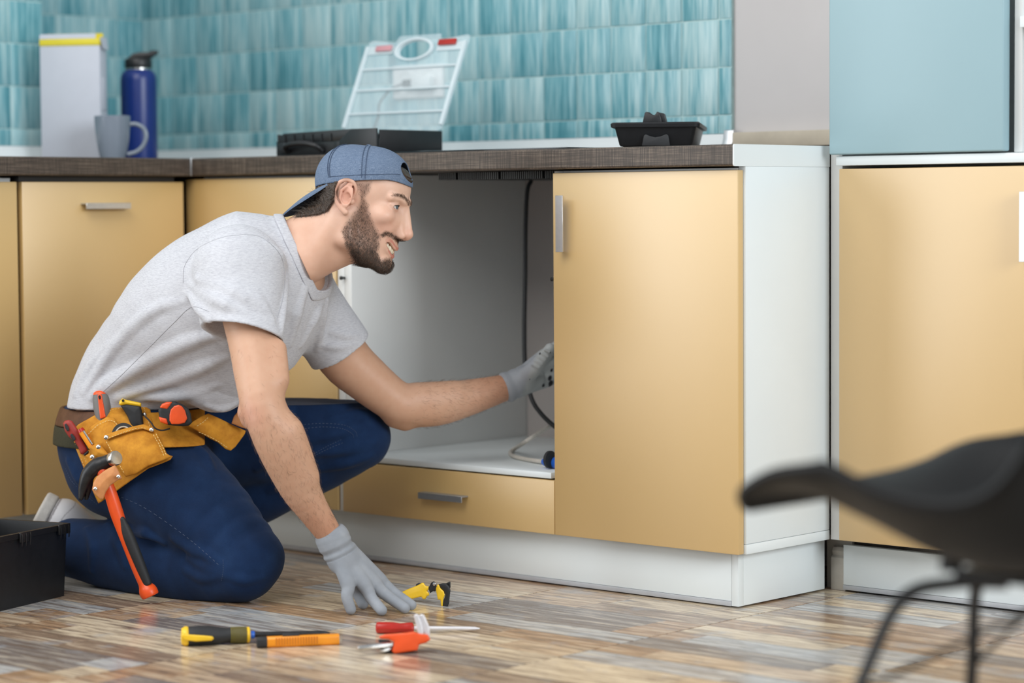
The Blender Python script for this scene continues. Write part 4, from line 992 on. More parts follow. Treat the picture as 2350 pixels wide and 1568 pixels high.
def d_glove_l(Q):
    palm = None; d = None
    for k_, (p, r) in GL.items():
        X, R_ = spline(p, r, 5); c = s_chain(Q, X, R_); d = c if d is None else smin(d, c, 0.0035)
        if k_ != 'thumb':
            mc = s_cap(Q, p[0], p[1], 0.0145, 0.0125); palm = mc if palm is None else smin(palm, mc, 0.014)
    d = smin(d, palm, 0.008); d = smin(d, s_cap(Q, P(1205, 872, 5.095), P(1232, 868, 5.11), 0.021, 0.017), 0.014)
    cf = s_cap(Q, P(1168, 887, 5.09), P(1196, 876, 5.10), 0.0315, 0.0265); al = s_plane(Q, P(1168, 887, 5.09), AXH)
    cf = cf + 0.0009 * np.sin(al * 260).astype(f32) * (al < 0.03)
    d = smin(d, cf, 0.014)
    for i in range(5):
        u, v = 1229 + 7 * i, 840 - 8.5 * i; d = smin(d, s_cap(Q, P(u - 6, v - 3, 5.048), P(u + 7, v + 4, 5.048), 0.0028, 0.002), 0.005)
    return smax(d, -s_plane(Q, P(1160, 889, 5.09), AXH) - f32(0.007), 0.002)
lo, hi = bbox([P(1140, 770, 5.0), P(1330, 925, 5.25), P(1200, 860, 5.2), P(1200, 860, 5.0)], 0.01)
V, Q = sdf_mesh(d_glove_l, lo, hi, 0.0016); pp = to_px(V)
gc = np.tile(np.array([0.30, 0.315, 0.345]), (len(V), 1)); coat = sstep(pp[:, 0] + (pp[:, 1] - 860) * 0.35, 1208, 1222); gc += (np.array([0.36, 0.375, 0.375]) - gc) * coat[:, None]
for (u, v, r) in ((1247, 885, 4), (1262, 868, 6), (1264, 880, 7), (1266, 850, 4), (1216, 871, 1.6), (1262, 890, 5), (1239, 812, 2.5)):
    gc += (np.array([0.012, 0.010, 0.014]) - gc) * sstep(-np.hypot(pp[:, 0] - u, (pp[:, 1] - v) * 0.8 + 0.3 * (pp[:, 0] - u)), -r, -r * 0.6)[:, None]
raw_mesh('glove', V, Q, 'glove_palm', man, gc)

# ---- arm hair
def arm_d(R):
    p = to_px(R); right = (p[:, 2] < 4.78); a = sstep(p[:, 1], 900, 1000) * right * (p[:, 0] > 540); b = sstep(p[:, 0], 930, 990) * (~right) * (p[:, 0] < 1160); u_ = 0.12 * right * (p[:, 1] > 770) * (p[:, 0] > 500)
    return a + b + u_
strands('arm_hair', 'arm_hair', VA, QA, arm_d, 2400, 0.011, lambda R: np.where((to_px(R)[:, 2] < 4.78)[:, None], (RT * 0.35 - UPV * 0.9)[None], (RT * 0.9 - UPV * 0.25)[None]), 0.00022, man, 0.55, 0.5, 9, d_arms, 0.35)

# ---- sneakers
def make_shoe(off, name):
    ax_ = unit(P(52, 1300, 5.13) - P(126, 1150, 5.06)); nn = unit(-RT * 0.86 + UPV * 0.5 - FW * 0.12); nn = unit(nn - ax_ * nn.dot(ax_)); sd_ = np.cross(ax_, nn); fr_ = np.stack([ax_, sd_, nn])
    O_ = P(94, 1176, 5.075)
    def loc(Q): return (Q - A3(O_)) @ A3(fr_).T
    def d_up(Q):
        q = loc(Q); d = s_cap(q, (0.0, 0, -0.048), (0.06, 0, -0.045), 0.043, 0.042); d = smin(d, s_cap(q, (0.06, 0, -0.046), (0.15, 0, -0.030), 0.042, 0.030), 0.03)
        d = smin(d, s_cap(q, (-0.008, 0, -0.05), (0.012, 0, -0.125), 0.041, 0.043), 0.02)
        return np.maximum(smax(d, q[:, 2] + f32(0.018), 0.004), -s_plane(Q, (0, 0, 0.001), (0, 0, 1)))
    def d_so(Q):
        q = loc(Q); c2 = s_chain(np.concatenate([q[:, :2], q[:, :1] * 0], 1), [(-0.002, 0, 0), (0.06, 0, 0), (0.15, 0, 0)], [0.043, 0.041, 0.036])
        z = np.abs(q[:, 2] + f32(0.008)) - f32(0.0135); return np.maximum(smax(c2, z, 0.007), -s_plane(Q, (0, 0, 0.001), (0, 0, 1)))
    lo, hi = bbox([O_ - 0.17, O_ + 0.17], 0); lo[2] = -0.005
    V, Q = sdf_mesh(d_up, lo, hi, 0.0019); q = loc(V.astype(f32)); cc = np.tile(np.array([0.60, 0.595, 0.615]), (len(V), 1))
    ins = (q[:, 2] < -0.105); cc[ins] = (0.16, 0.14, 0.14)
    for x_ in (0.018, 0.030, 0.070): cc[(np.abs(q[:, 0] - x_ - 0.25 * (q[:, 2] + 0.04)) < 0.0011) & (q[:, 2] > -0.065)] = (0.36, 0.35, 0.36)
    cc[(np.abs(q[:, 2] + 0.024) < 0.0018)] = (0.25, 0.23, 0.24); cc[(np.abs(q[:, 2] + 0.066 + 0.02 * np.sin(q[:, 0] * 50)) < 0.0011)] = (0.36, 0.35, 0.37)
    sh = raw_mesh(name, V + off, Q, 'leather_white', man, cc)
    V, Q = sdf_mesh(d_so, lo, hi, 0.003); raw_mesh('sole', V + off, Q, 'rubber_white', sh)
make_shoe(np.zeros(3), 'sneaker')
def d_shoe2(Q):
    d = s_cap(Q, P(415, 1250, 5.14), P(560, 1295, 5.10), 0.042, 0.036); return np.maximum(smin(d, s_cap(Q, P(430, 1225, 5.13), P(428, 1245, 5.13), 0.045, 0.045), 0.02), -s_plane(Q, (0, 0, 0.02), (0, 0, 1)))
lo, hi = bbox([P(380, 1200, 5.2), P(640, 1340, 5.0), P(500, 1270, 5.2), P(500, 1270, 5.0)], 0.03); lo[2] = -0.003
V, Q = sdf_mesh(d_shoe2, lo, hi, 0.005); s2 = raw_mesh('sneaker', V, Q, 'leather_white', man, np.tile(np.array([0.6, 0.595, 0.615]), (len(V), 1)))
def d_sole2(Q):
    q = Q.copy(); q[:, 2] = 0; a = P(415, 1250, 5.14).copy(); b = P(560, 1295, 5.10).copy(); a[2] = b[2] = 0
    return np.maximum(s_cap(q, a, b, 0.044, 0.04), np.abs(Q[:, 2] - f32(0.0112)) - f32(0.0108))
V, Q = sdf_mesh(d_sole2, lo, hi, 0.005); raw_mesh('sole', V, Q, 'rubber_white', s2)
# ------------------------------------------------------------------ tool belt and the tools in it
def px_sdf(poly, dfn, half, bulge=0.0, r=0.002, bl=0.018):
    poly = np.asarray(poly, float)
    def fn(Q):
        p = to_px(Q); s = poly_sd(p[:, :2], poly) * p[:, 2] / FPX
        b = bulge * (1 - np.exp(np.minimum(s, 0) / bl)); z = p[:, 2] - dfn(p[:, 0], p[:, 1])
        return smax(s, np.maximum(z - half, -z - half - b), r).astype(f32)
    return fn
def px_solid(name, mat, parent, poly, dfn, half, bulge=0.0, r=0.002, h=0.0018, bl=0.018, cut=None):
    if not callable(dfn): dv = dfn; dfn = lambda u, v: dv + 0 * u
    g = px_sdf(poly, dfn, half, bulge, r, bl); fn = (lambda Q: smax(g(Q), -cut(Q), 0.001)) if cut else g
    pl = np.asarray(poly, float); dd = dfn(pl[:, 0], pl[:, 1]); pts = [P(u, v, d + s_) for (u, v), d in zip(pl, dd) for s_ in (-half - bulge, half)]
    V, Q = sdf_mesh(fn, *bbox(pts, 0.008), h); return raw_mesh(name, V, Q, mat, parent)
def stitches(parent, runs, dfn, mat='thread', step=7.0, on=4.4, rad=0.0006):
    m = MB()
    for pts in runs:
        pts = np.asarray(pts, float); seg = np.linalg.norm(np.diff(pts, axis=0), axis=1); L = np.concatenate([[0], np.cumsum(seg)])
        at = lambda s_: np.array([np.interp(s_, L, pts[:, 0]), np.interp(s_, L, pts[:, 1])])
        for s_ in np.arange(0, L[-1] - on, step):
            a, b = at(s_), at(s_ + on); m.tube([P(*a, float(dfn(a[0], a[1]))), P(*b, float(dfn(b[0], b[1])))], rad, 4)
    o = m.build('stitching', mat, parent); o['kind'] = 'stuff'; return o
gu, gv = np.meshgrid(np.linspace(170, 395, 9), np.linspace(960, 1120, 7)); gu = gu.ravel(); gv = gv.ravel()
gd = hit(d_jeans, gu, gv); ok = gd < 5.05
BAS = lambda u, v: np.stack([np.ones_like(u), u, v, u * u, u * v, v * v], -1)
un = lambda u: (np.asarray(u, float) - 280) / 110; vn = lambda v: (np.asarray(v, float) - 1040) / 80
cf = np.linalg.lstsq(BAS(un(gu[ok]), vn(gv[ok])), gd[ok], rcond=None)[0]
def dbase(u, v): return BAS(un(u), vn(v)) @ cf
belt = thing('tool_belt', 'ochre suede tool belt with stitched pouches around the man\'s waist', 'tool belt', tuple(P(300, 1000, 4.85)))
zb = P(330, 985, 4.87)[2]
def band(lo_, hi_, off, th):
    def fn(Q):
        e = np.abs(d_jeans(Q) - f32(off)) - f32(th); return np.maximum(e, np.maximum(zb + lo_ - Q[:, 2], Q[:, 2] - zb - hi_)).astype(f32)
    return fn
bl_, bh_ = bbox([P(120, 900, 5.2), P(600, 1060, 4.7), P(335, 985, 5.02) + 0.24, P(335, 985, 5.02) - 0.24], 0.0)
bl_[2] = zb - 0.07; bh_[2] = zb + 0.06
def upx(Q): return to_px(Q)[:, 0]
for nm, mt, lo_, hi_, a_, b_ in (('waist_strap', 'brown_leather', 0.002, 0.036, -1e3, 225), ('webbing', 'olive', -0.036, 0.001, -1e3, 205), ('belt_band', 'suede', -0.030, 0.034, 228, 470)):
    g = band(lo_, hi_, 0.0045, 0.0035); V, Q = sdf_mesh(lambda Q_: np.maximum(g(Q_), np.maximum(a_ - upx(Q_), upx(Q_) - b_) * 0.00085).astype(f32), bl_, bh_, 0.0032); raw_mesh(nm, V, Q, mt, belt)
back = [(169, 1018), (173, 982), (180, 974), (216, 954), (256, 937), (275, 932), (325, 928), (345, 940), (352, 980), (372, 1015), (384, 1044), (397, 1047), (391, 1056), (372, 1064), (340, 1076), (300, 1104), (264, 1130), (233, 1152), (226, 1156), (222, 1148), (205, 1110), (190, 1070)]
dbk = lambda u, v: dbase(u, v) - 0.011
pb = px_solid('back_panel', 'suede', belt, back, dbk, 0.003)
stitches(belt, [[(173, 1020), (192, 1068), (208, 1108)], [(180, 1018), (200, 1066)], [(218, 957), (256, 941), (275, 937), (322, 932)], [(330, 935), (338, 960), (346, 985)]], lambda u, v: dbk(u, v) - 0.0032)
p2 = [(197, 995), (208, 980), (222, 970), (245, 957), (262, 959), (268, 968), (273, 975), (300, 990), (300, 1040), (240, 1060), (225, 1040), (208, 1018)]
dp2 = lambda u, v: dbase(u, v) - 0.020
px_solid('pocket', 'suede', belt, p2, dp2, 0.003, 0.006)
stitches(belt, [[(202, 997), (224, 976), (247, 965), (262, 967), (272, 979)]], lambda u, v: dp2(u, v) - 0.0085)
pf = [(239, 1004), (262, 996), (283, 987), (310, 981), (329, 977), (341, 980), (352, 988), (360, 992), (373, 1018), (382, 1040), (394, 1049), (372, 1058), (340, 1070), (312, 1088), (289, 1095), (268, 1069), (252, 1035)]
dpf = lambda u, v: dbase(u, v) - 0.034
px_solid('pocket', 'suede', belt, pf, dpf, 0.004, 0.016, bl=0.03)
px_solid('pocket_hem', 'suede', belt, [(240, 1000), (262, 991), (285, 984), (310, 978), (329, 974), (343, 979), (354, 986), (352, 993), (338, 988), (328, 985), (310, 988), (286, 995), (262, 1003), (245, 1011)], lambda u, v: dpf(u, v) - 0.012, 0.004)
stitches(belt, [[(250, 1006), (285, 992), (312, 984), (328, 982), (340, 986)], [(352, 998), (366, 1022), (376, 1046)], [(358, 996), (372, 1022), (382, 1045)], [(244, 1014), (262, 1046), (286, 1088)]], lambda u, v: dpf(u, v) - 0.0172)
for (u, v, o_) in ((244, 1004, 0.017), (348, 987, 0.017), (226, 1026, 0.036), (331, 952, 0.005), (212, 1049, 0.017)):
    c = P(u, v, float(dbase(u, v)) - 0.034 - o_ if o_ > 0.01 else float(dbase(u, v)) - 0.017); m = MB(); m.M = frame(c, -FW, UPV) @ Matrix.Rotation(PI / 2, 4, 'Y')
    m.lathe([(0.0045, -0.002), (0.0045, 0.0006), (0.003, 0.002), (0.0008, 0.0026)], 14); m.build('rivet', 'steel', belt, smooth=True)
px_solid('tool_loop', 'suede', belt, [(205, 1027), (224, 1017), (232, 1022), (250, 1044), (240, 1052), (216, 1054), (210, 1040)], lambda u, v: dbase(u, v) - 0.034, 0.004, 0.016, bl=0.012)
px_solid('tool_loop', 'suede', belt, [(196, 1046), (206, 1040), (220, 1058), (222, 1068), (210, 1075), (204, 1062)], lambda u, v: dbase(u, v) - 0.026, 0.004, 0.010, bl=0.010)
DH = 4.722
px_solid('hammer_loop', 'tan', belt, [(214, 1108), (222, 1094), (240, 1080), (264, 1067), (271, 1078), (281, 1099), (270, 1103), (253, 1115), (243, 1130), (237, 1146), (230, 1147), (217, 1134), (211, 1124)], DH - 0.022, 0.0018, 0.010, bl=0.02)
for (u, v) in ((219, 1122), (272, 1094)):
    m = MB(); m.M = frame(P(u, v, DH - 0.0335), -FW, UPV) @ Matrix.Rotation(PI / 2, 4, 'Y'); m.lathe([(0.0036, -0.003), (0.0036, 0.0004), (0.0022, 0.0015), (0.0006, 0.0019)], 12); m.build('rivet', 'steel', belt, smooth=True)
px_solid('loop_anchor', 'suede', belt, [(205, 1112), (214, 1106), (238, 1146), (232, 1153), (226, 1152)], lambda u, v: dbase(u, v) - 0.03, 0.016)
d2 = lambda u, v: 4.845 + (np.asarray(u, float) - 440) * 0.0004
px_solid('pouch', 'suede', belt, [(430, 977), (446, 966), (464, 955), (478, 949), (505, 961), (535, 976), (564, 989), (562, 996), (552, 1010), (540, 1026), (529, 1035), (517, 1031), (500, 1016), (480, 1006), (452, 989)], d2, 0.006, 0.010, bl=0.02)
stitches(belt, [[(456, 992), (482, 1003), (505, 1016), (522, 1028)], [(452, 978), (468, 968), (478, 958)]], lambda u, v: d2(u, v) - 0.0165)
px_solid('strap_loop', 'tan', belt, [(531, 972), (537, 955), (549, 941), (562, 936), (566, 985), (550, 980)], 4.865, 0.004, 0.006)
cordp = [P(332, 955, 4.80), P(345, 968, 4.798), P(356, 983, 4.796), P(372, 988, 4.80), P(390, 984, 4.80)]
MB().tube(spline(cordp, [1] * 5, 5)[0].tolist(), 0.0016, 8).build('cord', 'black_soft', belt, smooth=True)

t = thing('screwdriver', 'grey and orange ribbed screwdriver handle standing in the upper belt pocket', 'screwdriver', tuple(P(236, 960, 4.80)))
DS = float(dbase(233, 940)) - 0.013
m = MB(); m.M = frame(P(239, 975, DS), unit(P(230, 895, DS) - P(239, 975, DS)), -FW) @ Matrix.Rotation(PI / 2, 4, 'Y')
m.lathe([(0.010, -0.02), (0.011, 0.0), (0.0155, 0.018), (0.0172, 0.035), (0.0168, 0.052), (0.0150, 0.060)], 28); m.build('handle', 'grey_rubber', t, smooth=True)
m = MB(); m.M = frame(P(239, 975, DS), unit(P(230, 895, DS) - P(239, 975, DS)), -FW) @ Matrix.Rotation(PI / 2, 4, 'Y')
m.lathe([(0.0150, 0.0602), (0.0138, 0.0640), (0.0100, 0.0672), (0.003, 0.0682)], 24); m.build('end_cap', 'orange', t, smooth=True)
px_solid('insert', 'orange', t, [(224, 908), (229, 903), (234, 907), (238, 930), (243, 958), (230, 962), (226, 930)], DS - 0.0150, 0.0035)
px_solid('hole', 'gap_shade', t, [(225.5, 909), (228.5, 907), (231.5, 910), (231, 916), (228, 917), (226, 914)], DS - 0.0188, 0.0010, h=0.0008, r=0.0006)  # dark plug in place of a shaded hanging hole
t = thing('utility_saw', 'yellow and black tool handle sticking out of the front belt pocket', 'tool handle', tuple(P(310, 970, 4.80)))
DY = float(dbase(310, 950)) - 0.024
px_solid('grip', 'black_soft', t, [(276, 930), (290, 926), (323, 931), (326, 945), (331, 985), (304, 985), (293, 957), (283, 941)], DY, 0.010, 0.006, r=0.006)
px_solid('end_cap', 'yellow', t, [(272.5, 928), (274, 921), (281, 914.5), (290, 918), (310, 922), (324, 925), (324.5, 934), (305, 931), (290, 929), (278, 931)], DY - 0.001, 0.011, 0.006, r=0.005)
px_solid('hole', 'gap_shade', t, [(279, 918), (283, 916), (286, 919), (284, 923), (280, 922)], DY - 0.0155, 0.002, h=0.0009, r=0.0006)  # solid dark spot, shade of the hole put into its colour
t = thing('electrical_tape', 'roll of dark tape peeking out of the front belt pocket', 'tape', tuple(P(284, 995, 4.80)))
m = MB(); cT = P(284, 998, float(dbase(284, 990)) - 0.0285); m.M = frame(cT, unit(-FW + UPV * 0.15), UPV) @ Matrix.Rotation(PI / 2, 4, 'Y')
m.loft([[(r_ * math.cos(2 * PI * i / 40), r_ * math.sin(2 * PI * i / 40), z_) for i in range(40)] for r_, z_ in ((0.0165, -0.005), (0.0225, -0.005), (0.0225, 0.005), (0.0165, 0.005), (0.0165, -0.005))], cap=False); m.build('roll', 'black_soft', t, smooth=True)
m = MB(); m.M = frame(cT, unit(-FW + UPV * 0.15), UPV) @ Matrix.Rotation(PI / 2, 4, 'Y')
m.loft([[(r_ * math.cos(2 * PI * i / 40), r_ * math.sin(2 * PI * i / 40), z_) for i in range(40)] for r_, z_ in ((0.0140, -0.0055), (0.0163, -0.0055), (0.0163, 0.0058), (0.0140, 0.0058), (0.0140, -0.0055))], cap=False); m.build('core', 'putty', t, smooth=True)
t = thing('tape_measure', 'orange and black tape measure clipped to the front of the tool belt', 'tape measure', tuple(P(400, 975, 4.79)))
DM = 4.795
px_solid('case', 'black_soft', t, [(363, 943), (368, 929), (380, 923), (402, 921), (418, 928), (432, 937), (438, 950), (441, 970), (434, 977), (420, 979), (386, 976), (368, 969)], DM, 0.016, 0.003, r=0.006)
px_solid('dial', 'orange', t, [(389, 953), (392, 940), (400, 932), (410, 929), (418, 933), (425, 943), (430, 961), (424, 971), (410, 974), (394, 974), (389, 966)], DM - 0.0185, 0.003, 0.002, r=0.002)
px_solid('corner', 'orange', t, [(367, 934), (372, 927), (382, 923), (396, 922.5), (391, 931), (384, 940), (368, 937)], DM - 0.004, 0.0145, 0.002, r=0.004)
px_solid('corner', 'orange', t, [(364, 957), (383, 960), (386, 975), (378, 973), (368, 969)], DM - 0.004, 0.0145, 0.002, r=0.004)
t = thing('folding_knife', 'dull red tool handle with two black inlays slung at the back of the tool belt', 'knife', tuple(P(175, 1010, 4.83)))
DR = float(dbase(175, 1005)) - 0.025
px_solid('handle', 'red_dull', t, [(144.5, 972), (149, 966), (158, 963.5), (166, 967), (173, 977), (181, 990), (189, 1010), (201, 1029), (203, 1035), (193, 1044), (185, 1042), (179, 1026), (170, 1012), (158, 1003), (149, 990)], DR, 0.007, 0.006, r=0.005)
for pl_ in ([(148, 974), (152, 972), (158, 981), (159, 989), (154, 990), (149, 982)], [(161, 998), (165, 995), (172, 1003), (174, 1010), (169, 1012), (163, 1005)]): px_solid('inlay', 'black_soft', t, pl_, DR - 0.0115, 0.002, 0.001, h=0.001, r=0.001)
px_solid('collar', 'black_soft', t, [(191, 1043), (202, 1033), (206, 1038), (195, 1047)], DR, 0.008, 0.004, r=0.003)
t = thing('tester_screwdriver', 'slim clear yellow tester screwdriver with a red cap in a belt loop', 'screwdriver', tuple(P(200, 1010, 4.80)))
DT = float(dbase(198, 1005)) - 0.030
MB().tube([P(187, 990, DT), P(211, 1027, DT)], 0.0068, 12).build('handle', 'orange_yellow', t, smooth=True)
MB().tube([P(184, 984, DT), P(188, 991, DT)], [0.006, 0.0075], 12).build('cap', 'red', t, smooth=True)
MB().tube([P(192, 989, DT - 0.006), P(212, 1020, DT - 0.006)], 0.0022, 8).build('pin', 'steel', t, smooth=True)
# hammer
t = thing('hammer', 'claw hammer with an orange shaft hanging from the loop of the tool belt', 'hammer', tuple(P(345, 1370, DH)))
X, R_ = spline([P(232, 1078, DH), P(250, 1122, DH - 0.002), P(268, 1178, DH + 0.003), P(287, 1235, DH + 0.008), P(312, 1300, DH + 0.014), P(333, 1345, DH + 0.018), P(341, 1360, DH + 0.018)], [0.0105, 0.0118, 0.0128, 0.0102, 0.0098, 0.0112, 0.0150], 6)
def d_ham(Q):
    d = s_chain(Q, X, R_); e = s_cap(Q, P(341, 1359, DH + 0.018), P(345, 1366, DH + 0.018), 0.0165, 0.0158); d = smin(d, e, 0.008)
    return smax(d, s_plane(Q, P(343, 1364, DH + 0.018), unit(P(345, 1368, DH) - P(330, 1335, DH))) - f32(0.005), 0.003)
V, Q = sdf_mesh(d_ham, *bbox(list(X), 0.03), 0.0018); raw_mesh('shaft', V, Q, 'orange', t)
Y_, S_ = spline([P(281, 1192, DH - 0.004), P(294, 1228, DH + 0.001), P(318, 1288, DH + 0.007), P(338, 1338, DH + 0.012)], [0.0050, 0.0105, 0.0104, 0.0085], 6)
V, Q = sdf_mesh(lambda q: smax(s_chain(q, Y_, S_), s_plane(q, P(340, 1345, DH), unit(P(345, 1366, DH) - P(330, 1335, DH))), 0.002), *bbox(list(Y_), 0.02), 0.0018); raw_mesh('grip', V, Q, 'black_soft', t)
Hn, Hr = spline([P(262, 1053, DH - 0.008), P(240, 1062, DH - 0.002), P(222, 1070, DH), P(203, 1088, DH + 0.002), P(192, 1115, DH + 0.004), P(186, 1143, DH + 0.006)], [0.0125, 0.0128, 0.0150, 0.0135, 0.0095, 0.005], 6)
def d_hh(Q):
    d = s_chain(Q, Hn, Hr); d = smin(d, s_chain(Q, [P(205, 1085, DH + 0.004), P(202, 1118, DH + 0.012), P(198, 1143, DH + 0.016)], [0.010, 0.0085, 0.0045]), 0.004)
    return smax(d, -s_cap(Q, P(196, 1112, DH + 0.006), P(192, 1150, DH + 0.010), 0.0012, 0.003), 0.002)
V, Q = sdf_mesh(d_hh, *bbox(list(Hn), 0.035), 0.0018); raw_mesh('head', V, Q, 'steel_dark', t)
fd = unit(P(276, 1047, DH - 0.022) - P(255, 1056, DH - 0.004)); m = MB(); m.M = frame(P(261, 1053.5, DH - 0.012), fd, UPV) @ Matrix.Rotation(PI / 2, 4, 'Y')
m.lathe([(0.0128, -0.006), (0.0142, -0.003), (0.0142, 0.008), (0.0132, 0.0095), (0.004, 0.0102)], 28); m.build('face', 'steel', t, smooth=True)

# ------------------------------------------------------------------ things on the worktop
ZW = 0.8655
def on_top(u, d, z=ZW): p = P(u, 360, d); return np.array([p[0], p[1], z])
c = on_top(172, 5.86); t = thing('carton', 'tall plain white carton with a yellow band round its open top', 'carton', tuple(c))
ex = unit([RT[0] * 0.985 - FW[0] * 0.17, RT[1] * 0.985 - FW[1] * 0.17, 0]); M_ = Matrix([[ex[0], -ex[1], 0, c[0]], [ex[1], ex[0], 0, c[1]], [0, 0, 1, c[2]], [0, 0, 0, 1]])
def carton(name, x0, x1, y0, y1, z0, z1, mat, **k):
    m = MB(); m.M = M_; m.box(x0, x1, y0, y1, z0, z1); return m.build(name, mat, t, bevel=k.get('bevel', 0.0015))
carton('box', -0.0735, 0.0735, -0.025, 0.025, 0, 0.2705, 'carton'); carton('yellow_band', -0.0742, 0.0742, -0.0257, 0.0257, 0.2708, 0.2865, 'carton_yellow')
m = MB(); m.M = M_; m.prism([(-0.0255, 0.287), (-0.0225, 0.298), (-0.0215, 0.298), (-0.0240, 0.287)], -0.0735, 0.064, 'x'); m.build('flap', 'carton', t)
m = MB(); m.M = M_; m.prism([(0.0240, 0.287), (0.0215, 0.3015), (0.0225, 0.3015), (0.0255, 0.287)], -0.0735, 0.066, 'x'); m.build('flap', 'carton_yellow', t)
m = MB(); m.M = M_; m.add([(0.0745, -0.024, 0.289), (0.0745, 0.024, 0.289), (0.079, 0.02, 0.262), (0.080, -0.02, 0.262), (0.0752, -0.024, 0.290), (0.0752, 0.024, 0.290), (0.0798, 0.02, 0.262), (0.0808, -0.02, 0.262)], [(0, 1, 2, 3), (7, 6, 5, 4), (0, 4, 5, 1), (1, 5, 6, 2), (2, 6, 7, 3), (3, 7, 4, 0)]); m.build('flap', 'carton', t)
m = MB(); m.M = M_; m.box(0.0738, 0.0765, -0.016, 0.012, 0.12, 0.195); m.build('flap', 'carton', t, bevel=0.001)
c = on_top(259, 5.72); t = thing('mug', 'grey glazed mug standing before the white carton', 'mug', tuple(c))
m = MB(); m.M = Matrix.Translation(c); m.lathe([(0.0005, 0.004), (0.024, 0.0), (0.028, 0.002), (0.0325, 0.018), (0.0375, 0.045), (0.0405, 0.075), (0.0415, 0.1005), (0.0402, 0.1015), (0.0388, 0.1), (0.037, 0.07), (0.033, 0.04), (0.026, 0.012), (0.0005, 0.009)], 40, cap=False); m.build('bowl', 'mug', t, smooth=True)
hx = unit([RT[0], RT[1], 0]); hp = [c + hx * a + np.array([0, 0, z]) for a, z in ((0.039, 0.082), (0.055, 0.082), (0.072, 0.072), (0.0775, 0.054), (0.071, 0.034), (0.055, 0.019), (0.034, 0.013))]
MB().tube(spline(hp, [1] * 7, 5)[0].tolist(), 0.0044, 12, flat=1.2).build('handle', 'mug', t, smooth=True)
c = on_top(320.5, 6.02); t = thing('water_bottle', 'blue steel water bottle with a black flip lid in the corner', 'bottle', tuple(c))
m = MB(); m.M = Matrix.Translation(c); m.lathe([(0.040, 0.0), (0.0425, 0.003), (0.0435, 0.01), (0.0435, 0.196), (0.0425, 0.208), (0.038, 0.217), (0.033, 0.2205), (0.0322, 0.2215)], 44); m.build('body', 'bottle_blue', t, smooth=True)
m = MB(); m.M = Matrix.Translation(c); m.lathe([(0.0310, 0.2217), (0.0318, 0.2225), (0.0318, 0.2262), (0.0310, 0.227)], 40); m.build('neck_ring', 'steel', t, smooth=True)
m = MB(); m.M = Matrix.Translation(c); m.lathe([(0.0322, 0.2272), (0.0330, 0.229), (0.0330, 0.246), (0.0315, 0.2485), (0.026, 0.2500), (0.010, 0.2515)], 40); lid = m.build('lid', 'black', t, smooth=True)
q_ = lambda a, z: tuple(c + hx * a + np.array([0, 0, z]))
def slabp(prof, w_):
    yd = np.array([-hx[1], hx[0], 0]); m = MB(); n = len(prof); m.add([tuple(np.array(q_(a, z)) - yd * w_) for a, z in prof] + [tuple(np.array(q_(a, z)) + yd * w_) for a, z in prof], [tuple(range(n)), tuple(range(n, 2 * n))[::-1]] + [(i, n + i, n + (i + 1) % n, (i + 1) % n) for i in range(n)]); return m
slabp([(-0.030, 0.247), (-0.022, 0.252), (-0.012, 0.2615), (0.006, 0.2655), (0.030, 0.2645), (0.044, 0.2655), (0.046, 0.262), (0.030, 0.2500), (0.0, 0.2495)], 0.013).build('spout', 'black', t, bevel=0.002)
MB().tube([q_(0.015, 0.2590), q_(0.036, 0.2660), q_(0.047, 0.2655), q_(0.043, 0.2600)], 0.0042, 10).build('loop', 'black', t, smooth=True)

# organiser case, its lid leaning open
t = thing('organiser_case', 'black organiser case lying open on the worktop, milky clear lid raised', 'case', (-1.14, 0.17, ZW))
X0, X1, Y0, Y1 = -1.302, -0.984, 0.05, 0.245
m = MB()
m.box(X0, X1, Y0, Y1, ZW, ZW + 0.003)
m.box(X0, X1, Y0, Y0 + 0.003, ZW + 0.003, ZW + 0.033); m.box(X0, X1, Y1 - 0.003, Y1, ZW + 0.003, ZW + 0.052); m.box(X0, X0 + 0.003, Y0 + 0.003, Y1 - 0.003, ZW + 0.003, ZW + 0.048); m.box(X1 - 0.003, X1, Y0 + 0.003, Y1 - 0.003, ZW + 0.003, ZW + 0.052)
m.build('tray', 'black', t, bevel=0.001)
m = MB(); m.prism([(X0 + 0.006, ZW + 0.030), (X0 + 0.016, ZW + 0.047), (X0 + 0.022, ZW + 0.0475), (X0 + 0.024, ZW + 0.050), (X1 - 0.075, ZW + 0.055), (X1 - 0.072, ZW + 0.050), (X1 - 0.10, ZW + 0.036), (X1 - 0.112, ZW + 0.030)], Y0 - 0.002, Y0 + 0.004, 'y'); m.build('case_wall', 'black', t, bevel=0.0012)
m = MB(); m.prism([(X1 - 0.112, ZW), (X1 - 0.112, ZW + 0.030), (X1 - 0.085, ZW + 0.049), (X1 - 0.075, ZW + 0.0545), (X1 + 0.001, ZW + 0.0545), (X1 + 0.002, ZW)], Y0 - 0.009, Y0 - 0.0025, 'y'); m.build('case_wall', 'black', t, bevel=0.0015)
for k in range(6): box('rib', X0 + 0.03 + k * 0.029, X0 + 0.0325 + k * 0.029, Y0 - 0.0045, Y0 - 0.0022, ZW + 0.031, ZW + 0.047, 'black', t)
for k in range(3): box('divider', X0 + 0.08 + k * 0.08, X0 + 0.0815 + k * 0.08, Y0 + 0.005, Y1 - 0.004, ZW + 0.0035, ZW + 0.042, 'black', t)
hp = [(X0 + 0.040, Y0 - 0.003, ZW + 0.010), (X0 + 0.047, Y0 - 0.017, ZW + 0.021), (X0 + 0.075, Y0 - 0.022, ZW + 0.026), (X0 + 0.115, Y0 - 0.022, ZW + 0.0265), (X0 + 0.142, Y0 - 0.017, ZW + 0.021), (X0 + 0.149, Y0 - 0.003, ZW + 0.010)]
